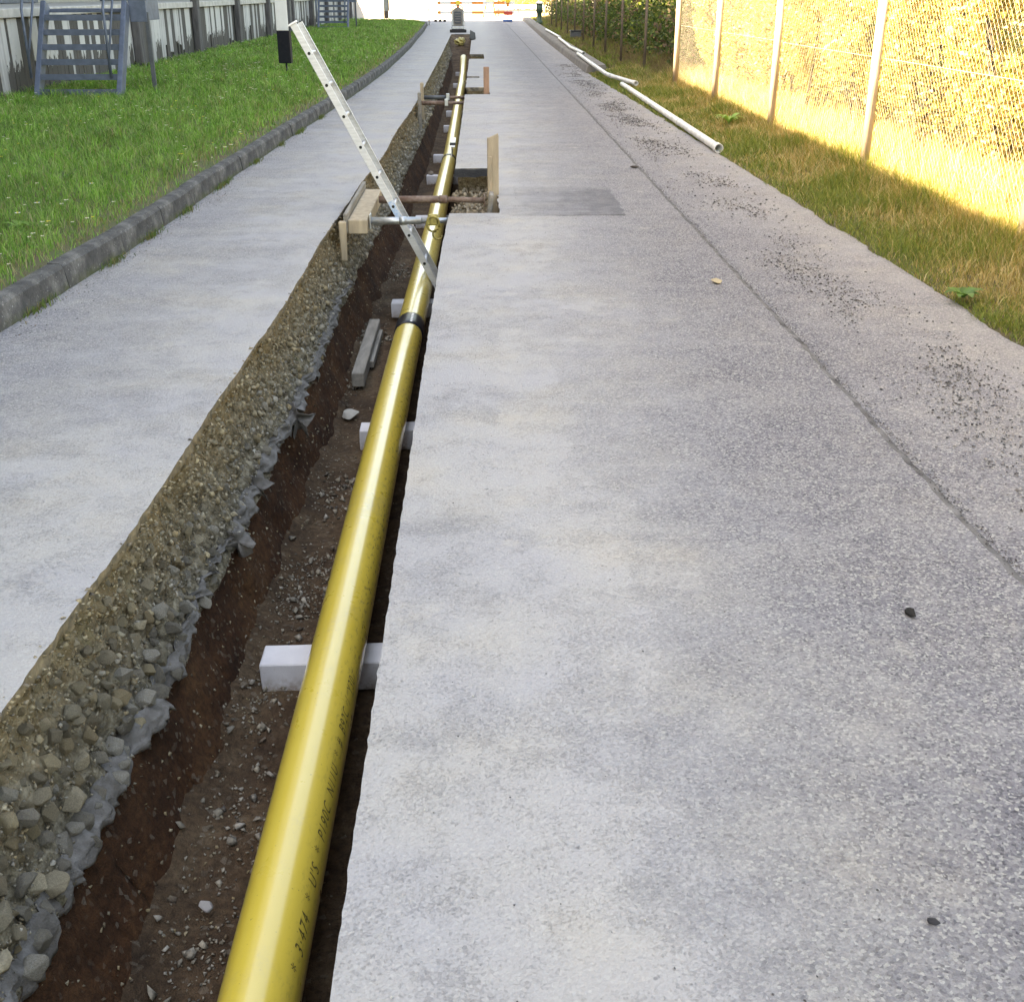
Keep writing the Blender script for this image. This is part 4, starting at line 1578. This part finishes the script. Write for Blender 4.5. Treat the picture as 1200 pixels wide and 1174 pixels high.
p = PX(574, 20.5)
tr = thing('road_trestle', 'small orange trestle standing on the road behind the barrier', 'trestle', (p.x, p.y, 0))
box('top_board', (0, 0, 1.0), (.62, .06, .16), M_ORANGE, tr, .01)
for x, rr in ((-.22, 14), (.22, -14)):
    box('leg', (x * 1.5, 0, .46), (.10, .06, .96), M_ORANGE, tr, .01, Matrix.Rotation(R(-rr), 3, 'Y').inverted())
p = PX(584, 18)
sg = thing('sign_pole', 'red sign pole standing behind the barrier near the trestle', 'pole', (p.x, p.y, 0))
tube('pole', [(0, 0, 0), (0, 0, 2.3)], .05, M_RED, sg, 10)
box('panel', (0, -.06, 1.9), (.6, .03, .6), M_RED, sg, .01)

p = PX(617, 19.5)
gr = thing('guard_rail', 'white and grey guard rail across the yard right of the barrier', 'guard rail', (p.x - .6, p.y, 0))
box('beam', (.1, 0, .62), (3.4, .06, .26), M_WHITE, gr, .02)
box('lower_beam', (.1, 0, .38), (3.4, .06, .10), M_STEELD, gr, .01)
for x in (-1.4, 0, 1.4):
    box('post', (x, .08, .3), (.1, .08, .66), M_STEELD, gr, .01)

p = PX(632, 28, .12)
hy = thing('hydrant', 'dark green hydrant post with a white cap on the far right verge', 'hydrant', (p.x, p.y, .10))
tube('barrel', [(0, 0, 0), (0, 0, .12), (0, 0, .14), (0, 0, .52), (0, 0, .56), (0, 0, .95)], [.17, .17, .12, .12, .17, .16], M_GREEN, hy, 14)
tube('cap', [(0, 0, .95), (0, 0, 1.02), (0, 0, 1.08)], [.2, .2, .08], M_WHITE, hy, 14)
for x in (-.17, .17):
    tube('outlet', [(x * .5, 0, .68), (x, 0, .68)], .06, M_GREEN, hy, 10)

p = PX(660, 44, .15)
dp = thing('valve_box', 'small dark valve box in the grass beside the white drain pipes', 'valve box', (p.x + .45, p.y, .12))
box('housing', (0, 0, .12), (.4, .25, .22), M_STEELD, dp, .03)
box('lid', (0, 0, .245), (.44, .29, .03), M_BLACK, dp, .01)

# clump of yellow tape on the ramp at the trench end
p = PX(540, 50, -.25)
bm = bmesh.new()
bmesh.ops.create_icosphere(bm, subdivisions=3, radius=.2)
for v in bm.verts:
    n_ = N(v.co.x * 9, v.co.y * 9, v.co.z * 9, 1, 3)
    v.co *= 1 + .5 * n_
    v.co.z *= .7
o = link('yellow_bundle', bm_mesh('yellow_bundle', bm), simple('yellow_plastic_film', (.45, .38, .13), (.32, .26, .10), 8, .4))
o.location = (p.x, 48.6, -.16)
tag(o, 'crumpled yellow plastic bundle on the earth ramp at the far end of the trench', 'bundle')
V = [(.0, 0, 0), (.14, 0, .02), (.20, .9, .01), (.18, 3.4, .14), (-.02, 4.2, .22), (-.03, 1.0, .02)]
rg = link('black_flap', np_mesh('black_flap', V, [(0, 1, 2, 5), (5, 2, 3, 4)], True), M_CLOTHK)
rg.modifiers.new('thickness', 'SOLIDIFY').thickness = .01
rg.location = (-.24, 45.5, .01)
tag(rg, 'black foil flap standing up at the right edge of the far trench end', 'foil')

# ================================================================== vegetation
def blades(P, H, Wd, lean, C, curve=.5):
    """P (n,3) roots; 3 triangles each"""
    n = len(P)
    a = rng.uniform(0, 2 * np.pi, n)
    d = np.stack([np.cos(a), np.sin(a), np.zeros(n)], 1)
    f = rng.uniform(0, 2 * np.pi, n)
    s = np.stack([np.cos(f), np.sin(f), np.zeros(n)], 1) * (Wd / 2)[:, None]
    l = (lean * rng.uniform(.2, 1.0, n) * H)[:, None]
    up = np.zeros((n, 3))
    up[:, 2] = H
    mid = P + up * .55 + d * l * curve * .6
    tip = P + up * (1 - .25 * np.minimum(1, lean))[:, None] + d * l
    V = np.stack([P - s, P + s, mid - s * .8, mid + s * .8, tip], 1).reshape(-1, 3)
    b = np.arange(n) * 5
    F = np.stack([b, b + 1, b + 3, b, b + 3, b + 2, b + 2, b + 3, b + 4], 1).reshape(-1, 3)
    return V, F, np.repeat(C, 5, 0)


def pick(cols, n, j=.25):
    c = np.array(cols)[rng.integers(0, len(cols), n)]
    return c * rng.uniform(1 - j, 1 + j, (n, 1))


def leaf_quads(P, size, C, flat=0.0):
    """folded diamond leaves at P; flat > 0 turns them to the sky"""
    n = len(P)
    nrm = rng.normal(size=(n, 3))
    nrm[:, 2] = nrm[:, 2] * (1 - flat) + flat * 1.5
    nrm /= np.linalg.norm(nrm, axis=1)[:, None]
    t = rng.normal(size=(n, 3))
    t -= (t * nrm).sum(1)[:, None] * nrm
    t /= np.linalg.norm(t, axis=1)[:, None]
    b = np.cross(nrm, t)
    s = size[:, None]
    V = np.stack([P - t * s * .55, P + b * s * .32 + nrm * s * .08, P + t * s * .55, P - b * s * .32 + nrm * s * .08], 1).reshape(-1, 3)
    k = np.arange(n) * 4
    F = np.stack([k, k + 1, k + 2, k, k + 2, k + 3], 1).reshape(-1, 3)
    return V, F, np.repeat(C, 4, 0)


def cat3(*parts):
    Vs, Fs, Cs, b = [], [], [], 0
    for (V, F, C) in parts:
        Vs.append(V)
        Fs.append(F + b)
        Cs.append(C)
        b += len(V)
    return np.concatenate(Vs), np.concatenate(Fs), np.concatenate(Cs)


# ---- lawn grass
LG = [(.115, .26, .04), (.155, .32, .05), (.07, .17, .028), (.21, .36, .08), (.26, .33, .12)]


def lawn_points(n, y0, y1, edge=False):
    u = rng.random(n)
    ys = y0 * (y1 / y0) ** u if not edge else rng.uniform(y0, y1, n)
    k = np.array([kerb_f(min(q, KERB_END)) for q in ys]) - .115
    over = ys > KERB_END
    k[over] = cx + np.sqrt(np.maximum(0, 2.8 ** 2 - (ys[over] - KERB_END) ** 2))
    xs = DOCK_X + .03 + (k - DOCK_X - .03) * rng.random(n)
    zs = np.array([lawn_z(a, b) for a, b in zip(xs, ys)])
    return np.stack([xs, ys, zs], 1), k


P, k = lawn_points(260000, 2.6, KERB_END + 2.5)
pn = np.array([noise.noise(Vector((p[0] * .9, p[1] * .55, 3))) for p in P])
pn2 = np.array([noise.noise(Vector((p[0] * 3.1, p[1] * 2.3, 8))) for p in P])
de = k - P[:, 0]
keep = (de > .14 + .14 * pn2) | (rng.random(len(P)) < .35)
P, pn, pn2, de = P[keep], pn[keep], pn2[keep], de[keep]
far = np.clip(P[:, 1] / 12, .8, 3.0)
H = rng.uniform(.06, .15, len(P)) * (1 + .75 * pn2) * np.clip(.45 + de * 1.2, .4, 1.0) * np.clip(far ** .25, 1, 1.3)
C = pick(LG, len(P))
pn3 = np.array([noise.noise(Vector((p[0] * 5.5, p[1] * 4.5, 28))) for p in P])
C = C * (1 + .35 * pn + .55 * pn3)[:, None]
H = H * (1 + .5 * np.maximum(0, pn3))
dry = (rng.random(len(P)) < .05 + .25 * np.exp(-((de - .12) / .2) ** 2) + .10 * (pn2 > .35))
C[dry] = pick([(.30, .26, .11), (.24, .18, .08), (.34, .30, .16)], dry.sum())
g1 = blades(P, H, .005 * far * rng.uniform(.7, 1.4, len(P)), np.full(len(P), 1.0), C)
P, k = lawn_points(42000, 3.0, 45.0)
pn2 = np.array([noise.noise(Vector((p[0] * 1.3, p[1] * 1.0, 18))) for p in P])
keep = (pn2 > -.05) & ((k - P[:, 0]) > .25)
P = P[keep]
P[:, 2] += rng.uniform(.01, .06, len(P))
g2 = leaf_quads(P, rng.uniform(.018, .042, len(P)) * np.clip(P[:, 1] / 14, .8, 2), pick([(.10, .25, .04), (.15, .31, .06), (.08, .19, .03)], len(P)), .7)
V, F, C = cat3(g1, g2)
tag(link('lawn_grass', np_mesh('lawn_grass', V, F, False, C), M_BLADE), kind='stuff')
# tufts growing in the gutter of the kerb
yy_ = rng.choice([6.5, 7.7, 8.6, 9.6, 10.9, 11.2, 12.6, 14.1, 15.3, 15.6, 17.2, 19.0], 1500) + rng.normal(0, .12, 1500)
P = np.stack([np.array([kerb_f(q) for q in yy_]) + np.abs(rng.normal(0, .025, 1500)) + .012, yy_, np.zeros(1500)], 1)
g1 = blades(P, rng.uniform(.02, .07, 1500), rng.uniform(.003, .006, 1500), np.full(1500, .9), pick([(.10, .16, .03), (.16, .14, .06), (.07, .12, .03)], 1500))
tag(link('gutter_tufts', np_mesh('gutter_tufts', *g1[:2], False, g1[2]), M_BLADE), kind='stuff')

# small white and yellow lawn flowers
P, k = lawn_points(1300, 4.5, 50)
pn = np.array([noise.noise(Vector((p[0] * .7, p[1] * .35, 40))) for p in P])
P = P[pn > -.05]
n = len(P)
P[:, 2] += rng.uniform(.08, .15, n)
V, F, C = [], [], []
for i, p in enumerate(P):
    s = rng.uniform(.010, .020) * np.clip(p[1] / 16, .9, 1.8)
    yel = rng.random() < .25
    b = len(V)
    V.append(p + np.array([0, 0, .004]))
    C.append((.75, .55, .05))
    for a in range(8):
        t = a * math.pi / 4
        V.append(p + np.array([math.cos(t) * s, math.sin(t) * s, .004 * (a % 2)]))
        C.append((.75, .6, .06) if yel else (.82, .82, .80))
    for a in range(8):
        F.append((b, b + 1 + a, b + 1 + (a + 1) % 8))
tag(link('lawn_flowers', np_mesh('lawn_flowers', V, F, False, np.array(C)), M_LEAF), kind='stuff')

# a few daisies near the kerb that can be told apart
def daisy(label, px, py):
    p = PX(px, py, .20)
    t = thing('daisy', label, 'flower', (p.x, p.y, .14))
    tube('stem', [(0, 0, 0), (.004, .002, .04), (0, 0, .075)], .0016, M_STEMG, t, 5)
    V, F = [(0, 0, .078)], []
    for a in range(24):
        q = a * math.pi / 12
        r_ = .024 if a % 2 else .014
        V.append((math.cos(q) * r_, math.sin(q) * r_, .079 + (.004 if a % 2 else 0)))
    F = [(0, 1 + a, 1 + (a + 1) % 24) for a in range(24)]
    link('petals', np_mesh('petals', V, F), M_WHITE, t)
    bm = bmesh.new()
    bmesh.ops.create_icosphere(bm, subdivisions=1, radius=.006)
    bmesh.ops.translate(bm, vec=(0, 0, .082), verts=bm.verts)
    link('flower_disc', bm_mesh('flower_disc', bm), M_YELLOW, t)


M_STEMG = simple('green_stem', (.10, .18, .04), None, 10, .6)
daisy('white daisy at the left border of the picture low on the lawn', 21, 253)
daisy('white daisy just above and right of the lowest daisy', 44, 241)
daisy('white daisy beside the kerb halfway along the lawn, left one of two', 264, 175)
daisy('white daisy beside the kerb halfway along the lawn, right one of two', 271, 172)
daisy('white daisy in the middle of the near lawn', 108, 218)


def rosette(name, label, loc, n, ln, wd, cols, tilt=.35):
    t = thing(name, label, 'plant', loc)
    for i in range(n):
        a = i * 2.4 + rnd.uniform(-.2, .2)
        L_ = ln * rnd.uniform(.7, 1.1)
        V, F = [], []
        for j in range(6):
            u = j / 5
            w_ = wd * math.sin(math.pi * (.12 + .86 * u)) * rnd.uniform(.9, 1.1)
            z = L_ * (tilt * u * 1.6 - .75 * tilt * u * u * 1.6) + .015
            for s_ in (-1, 0, 1):
                rr_ = L_ * u
                V.append((math.cos(a) * rr_ - math.sin(a) * w_ * s_, math.sin(a) * rr_ + math.cos(a) * w_ * s_, z + (.25 * w_ if s_ else 0)))
        for j in range(5):
            for s_ in (0, 1):
                q = j * 3 + s_
                F.append((q, q + 1, q + 4, q + 3))
        c = np.array(rnd.choice(cols)) * rnd.uniform(.85, 1.2)
        link('leaf', np_mesh('leaf', V, F, True, np.tile(c, (len(V), 1))), M_LEAF, t)
    return t


p = PX(1108, 350, .03)
rosette('broadleaf_weed', 'weed with large green leaves at the edge of the road in the right verge', (p.x + .10, p.y, .02), 9, .13, .03, [(.09, .18, .04), (.12, .22, .06), (.07, .14, .03)], .6)
p = PX(960, 235, .1)
p = PX(13, 268, .17)
rosette('dandelion', 'dandelion rosette in the lawn at the left border', (p.x + .06, p.y, .15), 9, .12, .016, [(.16, .30, .06), (.12, .25, .05)], .7)
p = PX(845, 145, .1)
rosette('broadleaf_weed', 'leafy weed in the dry grass behind the end of the thick white drain pipe', (p.x + .1, p.y, .08), 13, .24, .022, [(.20, .33, .08), (.26, .38, .10)], .9)

# ---- verge grass: low and green at the road, tall and straw coloured at the fence
DRYC = [(.38, .29, .11), (.50, .42, .23), (.34, .24, .08), (.46, .36, .18), (.31, .26, .10)]
GRNC = [(.13, .18, .03), (.18, .22, .05), (.10, .15, .03), (.24, .24, .06)]


def verge_grass(n, y0, y1, d0, d1, hmul, seedz, wmul=1.0, dull=False):
    u = rng.random(n)
    ys = y0 * (y1 / y0) ** u
    d = d0 + (d1 - d0) * rng.random(n)
    e = np.array([edge_r(q) for q in ys])
    j = np.array([noise.noise(Vector((2, q * 3.5, seedz))) for q in ys]) * .07
    xs = e + d + j * np.exp(-d * 3)
    zs = np.array([verge_z(a, b) for a, b in zip(xs, ys)])
    pn = np.array([noise.noise(Vector((a * 1.8, b * 1.1, seedz + 5))) for a, b in zip(xs, ys)])
    H = np.interp(d, [0, .15, .5, .9, 1.6, 3], [.05, .09, .14, .21, .28, .32]) * rng.uniform(.5, 1.25, n) * (1 + .5 * pn) * hmul
    green = rng.random(n) < np.clip(.95 - d * .65 + .9 * pn, .12, .95)
    C = np.where(green[:, None], pick(GRNC, n), pick(DRYC if not dull else [(.17, .12, .06), (.14, .11, .05), (.2, .15, .08)], n))
    far = np.clip(ys / 10, .8, 3)
    return blades(np.stack([xs, ys, zs], 1), H, rng.uniform(.003, .0065, n) * far * wmul, np.interp(d, [0, .5, 1.5], [1.3, .9, .45]), C, .7)


g = cat3(verge_grass(80000, 2.7, 27, .0, 1.0, 1, 3), verge_grass(50000, 2.7, 23.5, .8, 2.2, 1.15, 13), verge_grass(42000, 23, 80, .55, 2.2, .9, 23, 1.2, True))
tag(link('verge_grass', np_mesh('verge_grass', g[0], g[1], False, g[2]), M_BLADE), kind='stuff')

# ---- chain link fence
FX = lerp_table([(0, 3.72), (12, 3.66), (22, 3.50), (30, 3.35), (75, 3.75)])
fence = thing('chain_link_fence', 'rusty chain link fence with pale posts along the right verge', 'fence', (0, 0, 0))
FY = [0.9, 4.3, 7.75, 11.2, 14.8, 18.2, 21.6, 25.2, 28.8, 32.4, 36, 40, 44, 48, 52, 56, 60]
for y in FY:
    z0 = verge_z(FX(y), y) - .05
    tube('post', [(FX(y), y, z0), (FX(y), y, z0 + 2.15)], .045 if y < 24 else .028, M_POSTP if y < 24 else M_POSTD, fence, 10)
FH = 2.0


def mesh_panel(L, cell):
    V, F = [], []
    ang_n = int((L + FH) / cell)

    def wire(y1, z1, y2, z2, dx):
        r_ = .0007
        d = Vector((0, y2 - y1, z2 - z1)).normalized()
        nn = Vector((0, -d.z, d.y))
        b = len(V)
        for (y, z, xx) in ((y1, z1, dx), (y2, z2, -dx)):
            for k in range(3):
                t = k * 2.094
                V.append((xx + math.cos(t) * r_, y + nn.y * math.sin(t) * r_, z + nn.z * math.sin(t) * r_))
        for k in range(3):
            k2 = (k + 1) % 3
            F.append((b + k, b + k2, b + 3 + k2, b + 3 + k))
    for i in range(1, ang_n):
        c = i * cell
        y1, z1 = max(0, c - FH), min(FH, c)
        y2, z2 = min(L, c), max(0, c - L)
        wire(y1, z1, y2, z2, .002)
        wire(L - y1, z1, L - y2, z2, -.002)
    for z in (.02, FH / 2, FH - .02):
        r0 = .002
        b = len(V)
        for y in (0, L):
            for k in range(3):
                t = k * 2.094
                V.append((.006 + math.cos(t) * r0, y, z + math.sin(t) * r0))
        for k in range(3):
            F.append((b + k, b + (k + 1) % 3, b + 3 + (k + 1) % 3, b + 3 + k))
    return np_mesh('mesh_panel', V, F)


panel = mesh_panel(3.5, .07)
panel.materials.append(M_WIRE)
for a, b in zip(FY[:-1], FY[1:]):
    if b > 24:
        break
    o = link('mesh_panel', panel, None, fence)
    d = Vector((FX(b) - FX(a), b - a))
    o.location = (FX(a) + .05, a, verge_z(FX(a), a) + .05)
    o.rotation_euler = (0, 0, -math.atan2(d.x, d.y))
    o.scale = (1, d.length / 3.5, 1)
    o['kind'] = 'stuff'

# ---- shrubs overgrowing the fence
LEAF_SUN = [(.30, .28, .09), (.38, .32, .12), (.24, .25, .07), (.44, .33, .15), (.36, .25, .11)]  # pale leaf tones, sun glare partly put into the colour
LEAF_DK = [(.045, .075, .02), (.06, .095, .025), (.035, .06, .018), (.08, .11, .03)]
BROWN = [(.12, .08, .05), (.16, .11, .07), (.09, .065, .04)]


def crown_pts(n, c, r3, seed, hollow=.35):
    q = rng.normal(size=(n * 3, 3))
    q /= np.linalg.norm(q, axis=1)[:, None]
    rad = rng.uniform(hollow, 1.0, (n * 3, 1)) ** .6
    p = q * rad
    lump_ = np.array([noise.noise(Vector((a * 2.3 + seed, b * 2.3, c_ * 2.3))) for a, b, c_ in p])
    p = p[lump_ > -.12][:n] * (1 + .0)
    return p * np.array(r3) + np.array(c)


def stems(name, loc_pts, parent, r0=.02):
    Vs, Fs, b = [], [], 0
    bmv, bmf = [], []
    for (a, m_, t_) in loc_pts:
        me = tube_mesh('x', [a, m_, t_], [r0, r0 * .7, r0 * .25], 6)
        vv = [tuple(v.co) for v in me.vertices]
        bmf += [tuple(i + len(bmv) for i in p.vertices) for p in me.polygons]
        bmv += vv
        bpy.data.meshes.remove(me)
    me = bpy.data.meshes.new(name)
    me.from_pydata(bmv, [], bmf)
    return link(name, me, M_BARK, parent)


sy = [4.6, 6.3, 8.0, 9.8, 11.6, 13.5, 15.4, 17.3, 19.2, 21.2]
for i, y in enumerate(sy):
    x = FX(y) + .75
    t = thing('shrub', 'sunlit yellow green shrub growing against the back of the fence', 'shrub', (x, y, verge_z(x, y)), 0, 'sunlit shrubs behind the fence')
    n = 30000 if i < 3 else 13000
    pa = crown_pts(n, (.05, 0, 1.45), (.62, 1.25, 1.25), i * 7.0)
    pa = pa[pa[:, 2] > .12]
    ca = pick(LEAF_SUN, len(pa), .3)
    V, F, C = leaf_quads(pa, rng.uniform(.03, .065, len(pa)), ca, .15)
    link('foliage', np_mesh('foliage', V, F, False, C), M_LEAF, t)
    sp_ = []
    for k_ in range(8):
        a = Vector((rnd.uniform(-.15, .15), rnd.uniform(-.3, .3), -.05))
        tt = Vector((rnd.uniform(-.5, .4), rnd.uniform(-1, 1), rnd.uniform(1.2, 2.4)))
        sp_.append((a, a.lerp(tt, .5) + Vector((rnd.uniform(-.1, .1), rnd.uniform(-.1, .1), .1)), tt))
    stems('branches', sp_, t)
# tall dry stalks between verge and shrubs
n = 9000
ys = 4.5 * (23 / 4.5) ** rng.random(n)
xs = np.array([FX(q) for q in ys]) + rng.uniform(.04, .6, n)
zs = np.array([verge_z(a, b) for a, b in zip(xs, ys)])
g = blades(np.stack([xs, ys, zs], 1), rng.uniform(.15, .6, n), rng.uniform(.003, .007, n), np.full(n, .7), pick(DRYC + [(.5, .42, .25)], n), .5)
tag(link('dry_stalks', np_mesh('dry_stalks', g[0], g[1], False, g[2]), M_BLADE), kind='stuff')

# ---- shaded trees and thicket farther up behind the fence
def tree(y, xo, hgt, rc, seed, label, group, cols, n, lsize):
    x = FX(min(y, 75)) + xo
    t = thing('tree', label, 'tree', (x, y, verge_z(x, min(y, 80)) - .05), 0, group)
    tk = [(0, 0, 0), (.06 * math.sin(seed), .05 * math.cos(seed), hgt * .3), (.15 * math.sin(seed * 2), .1 * math.cos(seed * 3), hgt * .6), (.1, .0, hgt * .9)]
    link('trunk', tube_mesh('trunk', tk, [.11, .09, .06, .02], 8), M_BARK, t)
    sp_ = []
    for k_ in range(9):
        z = hgt * (.15 + .07 * k_)
        a = Vector((tk[1][0], tk[1][1], z))
        q = seed + k_ * 2.4
        tt = Vector((math.cos(q) * rc * .8, math.sin(q) * rc * .8, z + hgt * .25))
        sp_.append((a, a.lerp(tt, .5) + Vector((0, 0, .1)), tt))
    stems('limbs', sp_, t, .035)
    p1 = crown_pts(int(n * .75), (0, 0, hgt * .62), (rc, rc * 1.2, hgt * .42), seed, .3)
    p2 = crown_pts(int(n * .45), (-.25, 0, .75), (rc * .85, rc * 1.4, .85), seed + 9, .1)
    pa = np.concatenate([p1, p2])
    pa = pa[pa[:, 2] > .05]
    C = pick(cols, len(pa), .3)
    V, F, C = leaf_quads(pa, rng.uniform(lsize * .6, lsize * 1.2, len(pa)), C, .2)
    link('crown', np_mesh('crown', V, F, False, C), M_LEAF, t)


yy_ = 23.4
i = 0
while yy_ < 78:
    brown = i % 3 == 1
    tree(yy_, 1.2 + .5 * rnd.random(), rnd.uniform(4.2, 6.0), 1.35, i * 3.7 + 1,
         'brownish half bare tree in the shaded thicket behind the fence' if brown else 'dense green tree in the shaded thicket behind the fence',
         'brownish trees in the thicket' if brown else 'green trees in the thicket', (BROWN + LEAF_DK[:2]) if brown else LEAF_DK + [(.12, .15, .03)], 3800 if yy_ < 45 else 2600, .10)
    yy_ += 2.6 if yy_ < 45 else 3.6
    i += 1
# backing row
for k_ in range(11):
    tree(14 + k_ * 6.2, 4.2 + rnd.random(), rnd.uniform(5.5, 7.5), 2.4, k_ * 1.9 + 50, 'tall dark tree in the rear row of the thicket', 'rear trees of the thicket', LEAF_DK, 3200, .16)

# shrubs far beyond the barrier, in the sun
for (px, yv, s_, lab) in ((612, 118, 1.0, 'sunlit yellowish bush beyond the guard rail'), (640, 100, 1.3, 'sunlit green bush at the end of the thicket')):
    p = PX(px, 14, 0)
    x = (px - 558) / FPX * yv * .93
    t = thing('bush', lab, 'bush', (x, yv, 0))
    pa = crown_pts(3500, (0, 0, 1.3 * s_), (2.6 * s_, 2.0 * s_, 1.4 * s_), px)
    pa = pa[pa[:, 2] > .05]
    V, F, C = leaf_quads(pa, rng.uniform(.12, .26, len(pa)), pick(LEAF_SUN, len(pa), .3), .2)
    link('foliage', np_mesh('foliage', V, F, False, C), M_LEAF, t)
    stems('branches', [(Vector((0, 0, 0)), Vector((.2 * q, .1, .8)), Vector((.6 * q, .2, 1.8))) for q in (-1, 0, 1)], t)

# unparented leftovers of unused materials
for m in list(bpy.data.materials):
    if m.users == 0:
        bpy.data.materials.remove(m)
